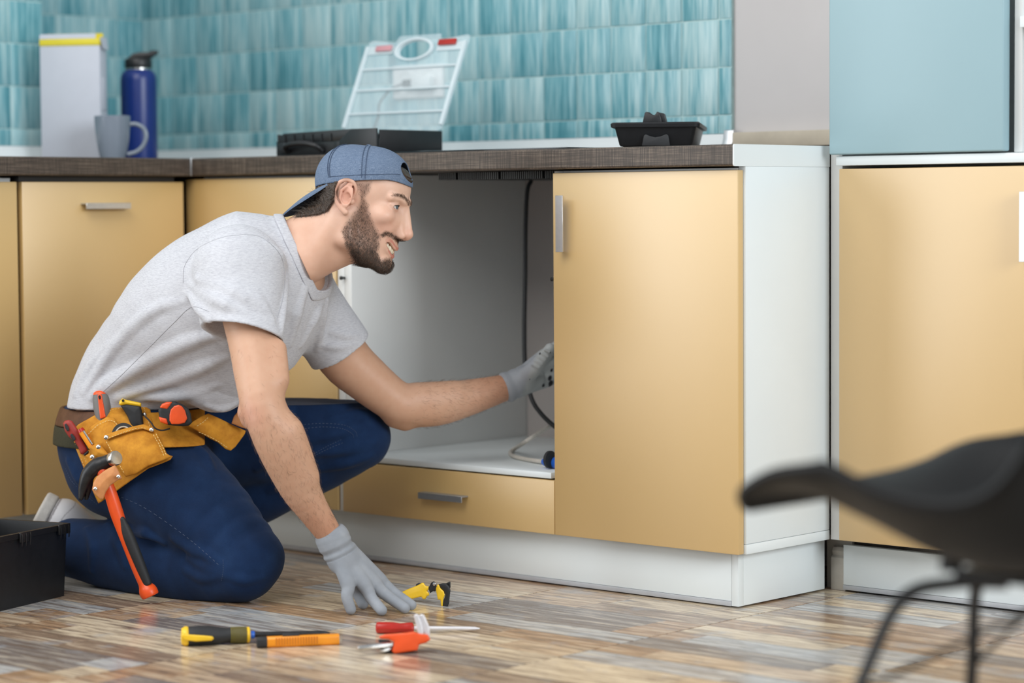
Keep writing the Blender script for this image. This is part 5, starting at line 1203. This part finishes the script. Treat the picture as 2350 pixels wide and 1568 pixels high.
MB().tube(spline(hp, [1] * 6, 5)[0].tolist(), 0.0058, 10).build('handle', 'black', t, smooth=True)
for xk in (X0 + 0.018, X1 - 0.128): box('latch', xk, xk + 0.018, Y0 - 0.0075, Y0 - 0.0023, ZW + 0.008, ZW + 0.030, 'black', t, bevel=0.001)
# lid plane: leans back from the rear edge
LB = np.array([X0 + 0.003, Y1 + 0.004, ZW + 0.050]); LU = unit([0.0, 0.40, 0.917]); LN = unit(np.cross([1, 0, 0], LU)); Wd = X1 - X0 - 0.006; Hd = 0.205
LV = LU * 1.14; LM = Matrix([[1, LV[0], LN[0], LB[0]], [0, LV[1], LN[1], LB[1]], [0, LV[2], LN[2], LB[2]], [0, 0, 0, 1]])   # (x, up, normal)
lo_ = [(0.018, 0), (Wd - 0.018, 0), (Wd - 0.005, 0.006), (Wd, 0.02), (Wd, 0.165), (Wd + 0.002, 0.19), (Wd - 0.002, 0.204), (Wd - 0.012, 0.206), (Wd - 0.022, 0.198), (Wd - 0.085, 0.198), (Wd - 0.092, 0.2115), (0.092, 0.2115), (0.085, 0.198), (0.022, 0.198), (0.012, 0.206), (0.002, 0.204), (-0.002, 0.19), (0, 0.165), (0, 0.02), (0.005, 0.006)]
hc = (Wd / 2, 0.178); hole = [(hc[0] + 0.048 * math.cos(2 * PI * i / 32), hc[1] + 0.0195 * math.sin(2 * PI * i / 32)) for i in range(32)]
# plate with a hand hole: built as a ring of quads between the hole and the outline
def ringpt(a): 
    dx, dy = math.cos(a), math.sin(a); best = None
    for i in range(len(lo_)):
        x1, y1 = lo_[i]; x2, y2 = lo_[(i + 1) % len(lo_)]; den = dx * (y2 - y1) - dy * (x2 - x1)
        if abs(den) < 1e-12: continue
        t_ = ((x1 - hc[0]) * (y2 - y1) - (y1 - hc[1]) * (x2 - x1)) / den; u_ = ((x1 - hc[0]) * dy - (y1 - hc[1]) * dx) / den
        if t_ > 0 and -1e-6 <= u_ <= 1 + 1e-6 and (best is None or t_ > best): best = t_
    return (hc[0] + dx * best, hc[1] + dy * best)
angs = sorted(set([2 * PI * i / 72 for i in range(72)] + [math.atan2(y - hc[1], x - hc[0]) % (2 * PI) for x, y in lo_]))
inn = [(hc[0] + 0.048 * math.cos(a), hc[1] + 0.0195 * math.sin(a)) for a in angs]; out = [ringpt(a) for a in angs]
m = MB(); m.M = LM
m.loft([[(x, y, 0) for x, y in inn], [(x, y, 0) for x, y in out], [(x, y, 0.0022) for x, y in out], [(x, y, 0.0022) for x, y in inn], [(x, y, 0) for x, y in inn]], cap=False)
lid = m.build('lid', 'clear', t)
m = MB(); m.M = LM; m.loft([[(x * s_ + hc[0] * (1 - s_), hc[1] + (y - hc[1]) * s_, z_) for x, y in hole] for s_, z_ in ((1.0, 0.0023), (1.22, 0.0023), (1.26, 0.010), (1.04, 0.010), (1.0, 0.0023))], cap=False); m.build('hand_hole_rim', 'clear_edge', lid, smooth=True)
for y_ in (0.042, 0.093, 0.139):
    m = MB(); m.M = LM; m.box(0.010, Wd - 0.010, y_ - 0.0018, y_ + 0.0018, 0.0023, 0.009); m.build('rib', 'clear_edge', lid)
for x_ in (0.0, Wd - 0.0095):
    m = MB(); m.M = LM; m.box(x_, x_ + 0.0095, 0.012, 0.190, 0.0023, 0.011); m.build('rim', 'clear_edge', lid, bevel=0.002)
for x0_, x1_ in ((0.010, 0.088), (Wd - 0.088, Wd - 0.010)):
    m = MB(); m.M = LM; m.box(x0_, x1_, 0.172, 0.190, 0.0023, 0.007); m.build('rim', 'clear_edge', lid, bevel=0.002)
m = MB(); m.M = LM; m.box(0.036, 0.085, 0.177, 0.189, 0.0072, 0.012); m.build('latch', 'clear_red', lid, bevel=0.001)
m = MB(); m.M = LM; m.box(Wd - 0.082, Wd - 0.030, 0.182, 0.194, 0.0072, 0.013); m.build('latch', 'red', lid, bevel=0.001)
# socket behind it
t = thing('wall_socket', 'white double wall socket on the teal tiles behind the clear lid', 'socket', (-1.37, WY - 0.006, 1.05))
box('plate', -1.450, -1.286, WY - 0.016, WY - 0.0065, 1.010, 1.088, 'outlet', t, bevel=0.003)
for xk in (-1.408, -1.328):
    m = MB(); m.M = frame((xk, WY - 0.0165, 1.049), (0, -1, 0), (0, 0, 1)) @ Matrix.Rotation(PI / 2, 4, 'Y')
    s_ = m.lathe([(0.0305, -0.003), (0.0305, 0.001), (0.0225, 0.0012), (0.0215, -0.002), (0.004, -0.0022)], 32, cap=False).build('socket_cup', 'outlet', t, smooth=True)
t = thing('plug', 'white plug with a thin black lead in the socket behind the clear lid', 'plug', (-1.36, WY - 0.02, 1.05))
box('adapter', -1.368, -1.305, WY - 0.040, WY - 0.0170, 1.030, 1.058, 'outlet', t, bevel=0.004)
box('connector', -1.398, -1.3685, WY - 0.038, WY - 0.022, 1.036, 1.053, 'black_soft', t, bevel=0.003)
X = spline([(-1.398, WY - 0.03, 1.045), (-1.44, WY - 0.032, 1.032), (-1.475, WY - 0.035, 1.00), (-1.480, WY - 0.035, 0.97), (-1.50, WY - 0.035, 0.935), (-1.545, WY - 0.035, 0.905), (-1.60, WY - 0.036, 0.872)], [1] * 7, 6)[0]
MB().tube(X.tolist(), 0.0024, 8).build('lead', 'black_soft', t, smooth=True)
# plastic tote tray
c0 = np.array([-0.373, 0.085, ZW + 0.0045])
ux = unit([RT[0] * 0.99 - FW[0] * 0.12, RT[1] * 0.99 - FW[1] * 0.12, 0]); uy = np.array([-ux[1], ux[0], 0])
TM = Matrix([[ux[0], uy[0], 0, c0[0]], [ux[1], uy[1], 0, c0[1]], [0, 0, 1, c0[2]], [0, 0, 0, 1]])
t = thing('tote_tray', 'black plastic tote tray with a notched carrying handle at the worktop end', 'tray', (float(c0[0] + ux[0] * 0.085), float(c0[1] + uy[1] * 0.17), ZW))
def rrect(x0, x1, y0, y1, r, z, n=5):
    out = []
    for cx_, cy_, a0 in ((x1 - r, y1 - r, 0), (x0 + r, y1 - r, 90), (x0 + r, y0 + r, 180), (x1 - r, y0 + r, 270)):
        for i in range(n + 1):
            a = math.radians(a0 + 90 * i / n); out.append((cx_ + r * math.cos(a), cy_ + r * math.sin(a), z))
    return out
W_, L_ = 0.168, 0.335
m = MB(); m.M = TM
m.loft([rrect(0.014, W_ - 0.014, 0.014, L_ - 0.014, 0.012, 0.0), rrect(0.012, W_ - 0.012, 0.012, L_ - 0.012, 0.014, 0.003), rrect(0.004, W_ - 0.004, 0.004, L_ - 0.004, 0.012, 0.036), rrect(-0.003, W_ + 0.003, -0.003, L_ + 0.003, 0.012, 0.0365), rrect(-0.004, W_ + 0.004, -0.004, L_ + 0.004, 0.012, 0.043), rrect(-0.001, W_ + 0.001, -0.001, L_ + 0.001, 0.011, 0.046), rrect(0.006, W_ - 0.006, 0.006, L_ - 0.006, 0.010, 0.0455), rrect(0.015, W_ - 0.015, 0.015, L_ - 0.015, 0.010, 0.005)]); m.build('tray', 'black', t, smooth=True)
m = MB(); m.M = TM; m.prism([(0.058, 0.0), (0.062, 0.020), (0.066, 0.0225), (0.074, 0.019), (0.084, 0.0165), (0.094, 0.018), (0.106, 0.0225), (0.110, 0.020), (0.113, 0.0)], -0.0005, 0.010, 'y'); m.build('grip_recess', 'black_soft', t, bevel=0.001)
m = MB(); m.M = TM; m.prism([(0.056, 0.040), (0.062, 0.066), (0.065, 0.0675), (0.072, 0.066), (0.077, 0.062), (0.080, 0.0605), (0.083, 0.0625), (0.086, 0.0675), (0.089, 0.0675), (0.094, 0.055), (0.096, 0.040)], 0.03, 0.038, 'y'); m.build('handle', 'black', t, bevel=0.0015)
m = MB(); m.M = TM; m.prism([(0.086, 0.040), (0.0855, 0.0672), (0.1, 0.064), (0.106, 0.040)], 0.039, 0.075, 'y'); m.build('handle', 'black', t, bevel=0.0015)

# ------------------------------------------------------------------ hoses in the open cabinet
t = thing('hose', 'black rubber hose hanging down the back of the open cabinet', 'hose', tuple(P(1210, 700, 5.32)))
X = spline([P(1219, 415, 5.34), P(1210, 440, 5.33), P(1206, 520, 5.32), P(1205, 640, 5.32), P(1203, 760, 5.30), P(1206, 850, 5.27), P(1220, 915, 5.24), P(1242, 950, 5.20), P(1270, 977, 5.16), P(1290, 990, 5.14)], [1] * 10, 5)[0]
MB().tube(X.tolist(), 0.0048, 12).build('tube', 'black_soft', t, smooth=True)
t = thing('cable', 'cream cable curled on the shelf of the open cabinet, blue connector at its end', 'cable', tuple(PZ(1200, 1050, 0.2275)))
R0 = 0.0045
X = spline([P(1285, 962, 5.22), P(1262, 978, 5.20), P(1235, 995, 5.17), P(1205, 1015, 5.14), PZ(1180, 1031, 0.234), PZ(1171, 1040, 0.2325), PZ(1180, 1048, 0.2325), PZ(1210, 1055, 0.2325), PZ(1246, 1060, 0.234)], [1] * 9, 6)[0]
MB().tube(X.tolist(), R0, 12).build('lead', 'cable_white', t, smooth=True)
a_, b_ = PZ(1246, 1060, 0.240), PZ(1282, 1063, 0.240)
MB().tube([a_, a_ + (b_ - a_) * 0.35, b_], [0.006, 0.0115, 0.012], 14).build('connector', 'blue_plastic', t, smooth=True)
m = MB(); m.M = frame(PZ(1262, 1055, 0.247), unit(b_ - a_), UPV) @ Matrix.Rotation(PI / 2, 4, 'Y'); m.lathe([(0.012, -0.004), (0.0175, -0.003), (0.0175, 0.003), (0.012, 0.004)], 20); m.build('ring', 'black_soft', t, smooth=True)

# ------------------------------------------------------------------ tools on the floor
def axis_tool(p0, p1): return frame(p0, unit(np.array(p1) - np.array(p0)), (0, 0, 1)) @ Matrix.Rotation(PI / 2, 4, 'Y')     # local z runs along the tool
# big screwdriver
MAT['key_white'] = simple('satin_plated_steel', (0.72, 0.70, 0.72), 0.45, metal=0.4)
MAT['olive_yellow'] = simple('olive_yellow_rubber', (0.33, 0.27, 0.02), 0.5); MAT['amber_dark'] = simple('amber_rib', (0.55, 0.17, 0.008), 0.4)
a_ = PZ(415, 1461, 0.0165); b_ = PZ(757, 1453, 0.012); t = thing('screwdriver', 'large yellow and black screwdriver lying on the floor, blade to the right', 'screwdriver', (float(a_[0]), float(a_[1]), 0))
AM = axis_tool(a_, b_); Lb = float(np.linalg.norm(b_ - a_))
k_ = Lb / 342.0   # metres per photograph pixel along the shaft
prof = [(0.004, 2), (0.0125, 5), (0.0165, 14), (0.0178, 40), (0.0172, 66), (0.0140, 92), (0.0128, 108), (0.0145, 125), (0.0145, 146), (0.0130, 152)]
m = MB(); m.M = AM; m.lathe([(r, z * k_) for r, z in prof], 30); m.build('handle', 'black_soft', t, smooth=True)
m = MB(); m.M = AM; m.lathe([(0.004, 0.0), (0.0135, 1.5 * k_), (0.0172, 9 * k_), (0.0172, 14 * k_), (0.0166, 16 * k_)], 30); m.build('butt', 'yellow', t, smooth=True)
m = MB(); m.M = AM; m.lathe([(0.0140, 150 * k_), (0.0138, 156 * k_), (0.0110, 158 * k_)], 30); m.build('collar', 'yellow', t, smooth=True)
dd = 4.30; px_solid('inlay', 'yellow', t, [(420, 1452), (424, 1456), (440, 1457), (470, 1459), (488, 1461), (491, 1466), (486, 1471), (450, 1473), (425, 1470), (416, 1462)], float(to_px([a_])[0, 2]) - 0.0125, 0.0065, 0.001)
for k in range(9):
    m = MB(); m.M = AM; m.lathe([(0.0146, (113.6 + 4 * k) * k_), (0.0150, (114.2 + 4 * k) * k_), (0.0146, (114.8 + 4 * k) * k_)], 20, cap=False); m.build('rib', 'olive_yellow', t, smooth=True)
m = MB(); m.M = AM; m.lathe([(0.0068, 157 * k_), (0.0068, 166 * k_), (0.006, 168 * k_)], 18); m.build('ferrule', 'blue_plastic', t, smooth=True)
m = MB(); m.M = AM; m.lathe([(0.0048, 166 * k_), (0.0048, 320 * k_), (0.0040, 330 * k_), (0.0012, 342 * k_)], 18); m.build('blade', 'steel_dark', t, smooth=True)
# snap-off cutter
a_ = PZ(588, 1475, 0.0095); b_ = PZ(781, 1467, 0.0095); t = thing('snap_off_knife', 'amber snap-off cutter knife with a black end lying on the floor', 'knife', (float(a_[0]), float(a_[1]), 0))
AM = axis_tool(a_, b_); k_ = float(np.linalg.norm(b_ - a_)) / 193
def bar(m, w_, h_, z0, z1): m.loft([[(x * w_, y * h_, z) for x, y in ((-1, -0.6), (-0.6, -1), (0.6, -1), (1, -0.6), (1, 0.6), (0.6, 1), (-0.6, 1), (-1, 0.6))] for z in (z0, z1)])
m = MB(); m.M = AM; bar(m, 0.0092, 0.0075, 24 * k_, 190 * k_); m.build('body', 'orange_yellow', t, bevel=0.0008)
m = MB(); m.M = AM; bar(m, 0.0094, 0.0078, 1 * k_, 26 * k_); m.build('end_cap', 'black_soft', t, bevel=0.002)
for k in range(16):
    m = MB(); m.M = AM; m.box(-0.0080, 0.0050, 0.0074, 0.0084, (44 + 6.2 * k) * k_, (46.6 + 6.2 * k) * k_); m.box(-0.0080, 0.0050, -0.0084, -0.0074, (44 + 6.2 * k) * k_, (46.6 + 6.2 * k) * k_); o = m.build('grip_rib', 'amber_dark', t)
m = MB(); m.M = AM; bar(m, 0.0042, 0.004, 60 * k_, 98 * k_)
for i, vv in enumerate(m.v): m.v[i] = (vv[0], vv[1], vv[2] + 0.0094)
m.build('slider', 'black_soft', t, bevel=0.0008)
m = MB(); m.M = AM; m.box(-0.005, 0.005, -0.0006, 0.0006, 190 * k_, 197 * k_); m.build('blade', 'steel', t)
# red screwdriver
a_ = PZ(862, 1441, 0.0105); b_ = PZ(1101, 1443, 0.006); t = thing('screwdriver', 'small screwdriver with a clear red handle lying on the floor behind the hex keys', 'screwdriver', (float(a_[0]), float(a_[1]), 0))
AM = axis_tool(a_, b_); k_ = float(np.linalg.norm(b_ - a_)) / 239
m = MB(); m.M = AM; m.lathe([(r, z * k_) for r, z in ((0.004, 0), (0.0095, 2), (0.0105, 6), (0.0105, 40), (0.0085, 56), (0.0095, 70), (0.0100, 84), (0.006, 88))], 8); m.build('handle', 'red', t, bevel=0.0006)
m = MB(); m.M = AM; m.lathe([(0.0036, 87 * k_), (0.0036, 205 * k_), (0.0032, 228 * k_), (0.0010, 239 * k_)], 14); m.build('blade', 'key_white', t, smooth=True)
# hex key set
t = thing('hex_key_set', 'orange folding hex key set with two silver keys standing up, lying on the floor', 'hex key set', tuple(PZ(905, 1490, 0)))
dK = float(to_px([PZ(910, 1500, 0.0)])[0, 2])
px_solid('body', 'orange', t, [(870, 1461), (884, 1456), (935, 1452), (950, 1450), (960, 1454), (982, 1457), (988, 1468), (978, 1476), (962, 1480), (958, 1493), (905, 1501), (899, 1495), (904, 1474), (893, 1468), (872, 1466)], lambda u, v: dK + 0.010 - (v - 1480) * 0.0001, 0.014, 0.002, r=0.003)
px_solid('hinge_block', 'black_soft', t, [(868, 1467), (893, 1469), (903, 1476), (900, 1500), (884, 1499), (872, 1494), (870, 1484)], dK + 0.012, 0.011, 0.001, r=0.002)
kA = P(900, 1479, dK); kB = P(820, 1489, dK - 0.02)
MB().tube([kA, kA + (kB - kA) * 0.96, kB], [0.0052, 0.0048, 0.004], 6).build('key', 'steel', t, bevel=0.0004)
MB().tube([P(897, 1489, dK + 0.002), P(872, 1495, dK - 0.006)], [0.0040, 0.0036], 6).build('key', 'steel', t, bevel=0.0004)
for (u0, u1, o_) in ((954, 968, 0.0), (966, 983, 0.004)):
    px_solid('key', 'key_white', t, [(u0 - 4, 1413), (u0 + 1, 1409), (u0 + 7, 1411), (u1 + 1, 1435), (u1 + 4, 1452), (u1 + 2, 1462), (u1 - 6, 1462), (u0 + 2, 1442)], dK + 0.004 + o_, 0.003, 0.001, r=0.001)
# pliers
t = thing('pliers', 'yellow and black pliers lying by the gloved hand', 'pliers', tuple(PZ(980, 1370, 0)))
dP = lambda u, v: 4.735 - (np.asarray(u, float) - 960) * 0.00062
px_solid('handle', 'yellow', t, [(900, 1402), (905, 1375), (912, 1364), (935, 1353), (960, 1343), (968, 1338), (972, 1338), (977, 1345), (984, 1346), (985, 1353), (980, 1357), (985, 1361), (985, 1367), (980, 1369), (976, 1376), (970, 1375), (967, 1370), (942, 1376), (928, 1377), (915, 1382), (908, 1398), (902, 1406)], lambda u, v: dP(u, v) + 0.002, 0.006, 0.003, r=0.003)
px_solid('grip', 'black_soft', t, [(953, 1350), (955, 1341), (961, 1338), (968, 1339), (969, 1346), (962, 1351)], lambda u, v: dP(u, v) + 0.008, 0.005, 0.0, r=0.003)
px_solid('jaw', 'steel_dark', t, [(983, 1350), (990, 1337), (996, 1334), (1001, 1340), (1003, 1350), (999, 1358), (994, 1357), (987, 1362)], lambda u, v: dP(u, v), 0.004, 0.001, r=0.001)
px_solid('jaw', 'steel_dark', t, [(1021, 1341), (1031, 1335), (1034, 1335), (1034, 1349), (1030, 1352)], lambda u, v: dP(u, v) + 0.002, 0.003, 0.0, r=0.001)
px_solid('grip', 'black_soft', t, [(1006, 1341), (1015, 1339), (1024, 1339), (1031, 1346), (1034, 1355), (1032, 1370), (1031, 1385), (1026, 1395), (1019, 1397), (1016, 1391), (1018, 1378), (1022, 1366), (1018, 1357), (1010, 1349)], lambda u, v: dP(u, v) - 0.002, 0.008, 0.003, r=0.004)
px_solid('handle', 'yellow', t, [(1000, 1353), (1003, 1343), (1007, 1341), (1011, 1350), (1019, 1358), (1021, 1366), (1017, 1378), (1016, 1396), (1012, 1390), (1011, 1378), (1009, 1377), (1005, 1377), (1003, 1368)], lambda u, v: dP(u, v) - 0.004, 0.007, 0.002, r=0.003)
m = MB(); m.M = frame(P(996.5, 1341, float(dP(996, 1341)) - 0.005), -FW, UPV) @ Matrix.Rotation(PI / 2, 4, 'Y'); m.lathe([(0.003, -0.001), (0.003, 0.0012), (0.001, 0.0018)], 12); m.build('pivot', 'steel', t, smooth=True)

# ------------------------------------------------------------------ toolbox
C0 = np.array([-1.128, -0.674, 0.0]); e1 = unit([0.27, -0.963, 0]); e2 = unit([-0.963, -0.27, 0])
BMx = Matrix([[e1[0], e2[0], 0, C0[0]], [e1[1], e2[1], 0, C0[1]], [0, 0, 1, 0], [0, 0, 0, 1]])
t = thing('toolbox', 'open black plastic toolbox on the floor behind the kneeling man', 'toolbox', tuple(C0 + e1 * 0.24 + e2 * 0.11))
def tr(x0, x1, y0, y1, z): return rrect(x0, x1, y0, y1, 0.006, z, 3)
Lx, Ly, Hz = 0.48, 0.20, 0.142
m = MB(); m.M = BMx
m.loft([tr(0.006, Lx - 0.006, 0.004, Ly - 0.004, 0.0), tr(0, Lx, 0, Ly, Hz - 0.012), tr(-0.004, Lx + 0.004, -0.004, Ly + 0.004, Hz - 0.011), tr(-0.0055, Lx + 0.0055, -0.0055, Ly + 0.0055, Hz), tr(0.0035, Lx - 0.0035, 0.0035, Ly - 0.0035, Hz), tr(0.009, Lx - 0.009, 0.007, Ly - 0.007, 0.005)]); m.build('shell', 'black', t, smooth=True)
for x_ in (0.004, 0.125, 0.245, 0.36):
    m = MB(); m.M = BMx; m.box(x_, x_ + 0.036, -0.010, -0.0058, Hz - 0.018, Hz + 0.0015); m.build('hinge', 'black', t, bevel=0.0015)
    for k in range(3):
        m = MB(); m.M = BMx; m.prism([(-0.0125, Hz - 0.006), (-0.0102, Hz + 0.0005), (-0.0102, Hz - 0.026)], x_ + 0.004 + k * 0.0125, x_ + 0.0085 + k * 0.0125, 'x'); m.build('hinge_rib', 'black', t, bevel=0.0008)
m = MB(); m.M = BMx; m.box(0.0102, Lx - 0.0102, 0.086, 0.089, 0.0055, Hz - 0.035); m.build('divider', 'black', t)

# ------------------------------------------------------------------ chair in front
al = math.radians(42); RH = unit([RT[0], RT[1], 0]); FH = unit([FW[0], FW[1], 0])
fwd_ = -RH * math.cos(al) + FH * math.sin(al); lat_ = np.array([-fwd_[1], fwd_[0], 0])
CC = P(1752, 1140, 2.79); gx = CC - np.array([0, 0, CC[2]]) - fwd_ * 0.205 - lat_ * 0.175
t = thing('chair', 'black moulded shell chair on thin metal rod legs, close to the camera', 'chair', tuple(gx))
def SP(a, b, z): return gx + fwd_ * a + lat_ * b + np.array([0, 0, z])
prof = [(0.236, 0.408, 0.165), (0.233, 0.420, 0.182), (0.218, 0.427, 0.195), (0.17, 0.418, 0.205), (0.10, 0.386, 0.213), (0.02, 0.359, 0.216), (-0.06, 0.352, 0.218), (-0.12, 0.374, 0.220), (-0.165, 0.435, 0.220), (-0.195, 0.515, 0.212), (-0.215, 0.61, 0.20), (-0.232, 0.70, 0.185), (-0.245, 0.77, 0.155), (-0.248, 0.795, 0.11)]
prof = np.array(prof); PX, _ = spline(prof, [1] * len(prof), 4)
NB_ = 22; top = []; bot = []
for a, z, w_ in PX:
    for j in range(NB_ + 1):
        s_ = -1 + 2 * j / NB_; lift = 0.094 * abs(s_) ** 2.4 * (1 if z < 0.46 else 0.45) * np.clip((0.235 - a) / 0.14, 0, 1); fwdc = 0.05 * abs(s_) ** 2.4 * np.clip((z - 0.45) / 0.1, 0, 1)
        top.append(SP(a + fwdc, s_ * w_, z + lift))
n_ = len(PX); k = NB_ + 1; fs = [(i * k + j, i * k + j + 1, (i + 1) * k + j + 1, (i + 1) * k + j) for i in range(n_ - 1) for j in range(NB_)]
o = MB().add(top, fs).build('seat_shell', 'chair', t, smooth=True); md = o.modifiers.new('thickness', 'SOLIDIFY'); md.thickness = 0.009; md.offset = 0
gx = gx + RH * 0.035
m = MB(); m.M = Matrix([[fwd_[0], lat_[0], 0, gx[0]], [fwd_[1], lat_[1], 0, gx[1]], [0, 0, 1, 0], [0, 0, 0, 1]]); m.box(-0.07, 0.07, -0.06, 0.06, 0.334, 0.345); m.build('mount_plate', 'black', t, bevel=0.004)
for k in range(4):
    m = MB(); m.M = Matrix([[fwd_[0], lat_[0], 0, gx[0]], [fwd_[1], lat_[1], 0, gx[1]], [0, 0, 1, 0], [0, 0, 0, 1]]); a, b = ((0.11, 0.11), (0.11, -0.11), (-0.09, 0.12), (-0.09, -0.12))[k]
    m.M = m.M @ Matrix.Translation((a * 0.62, b * 0.6, 0.345)); m.lathe([(0.014, 0.0), (0.012, 0.016)], 14); m.build('shock_mount', 'black_soft', t, smooth=True)
for (a, b, a2, b2) in ((0.10, -0.05, 0.215, -0.20), (0.10, 0.05, 0.215, 0.20), (-0.07, -0.05, -0.215, -0.20), (-0.07, 0.05, -0.215, 0.20)):
    X = spline([SP(a * 0.2, b * 0.5, 0.330), SP(a * 0.75, b * 1.1, 0.328), SP(a + (a2 - a) * 0.22, b + (b2 - b) * 0.22, 0.305), SP(a + (a2 - a) * 0.5, b + (b2 - b) * 0.5, 0.20), SP(a2, b2, 0.008)], [1] * 5, 6)[0]
    lg = MB().tube(X.tolist(), 0.0075, 12).build('leg', 'black', t, smooth=True)
    MB().tube([SP(a2, b2, 0.012), SP(a2, b2, 0.001)], [0.009, 0.010], 12).build('foot_glide', 'black_soft', lg, smooth=True)
for (p_, q2) in (((0.16, -0.135, 0.20), (-0.15, 0.13, 0.20)), ((0.16, 0.135, 0.20), (-0.15, -0.13, 0.20))):
    MB().tube([SP(*p_), SP(p_[0] * 0.3 + q2[0] * 0.3, 0, 0.30), SP(*q2)], 0.0035, 8).build('cross_rod', 'black', t, smooth=True)
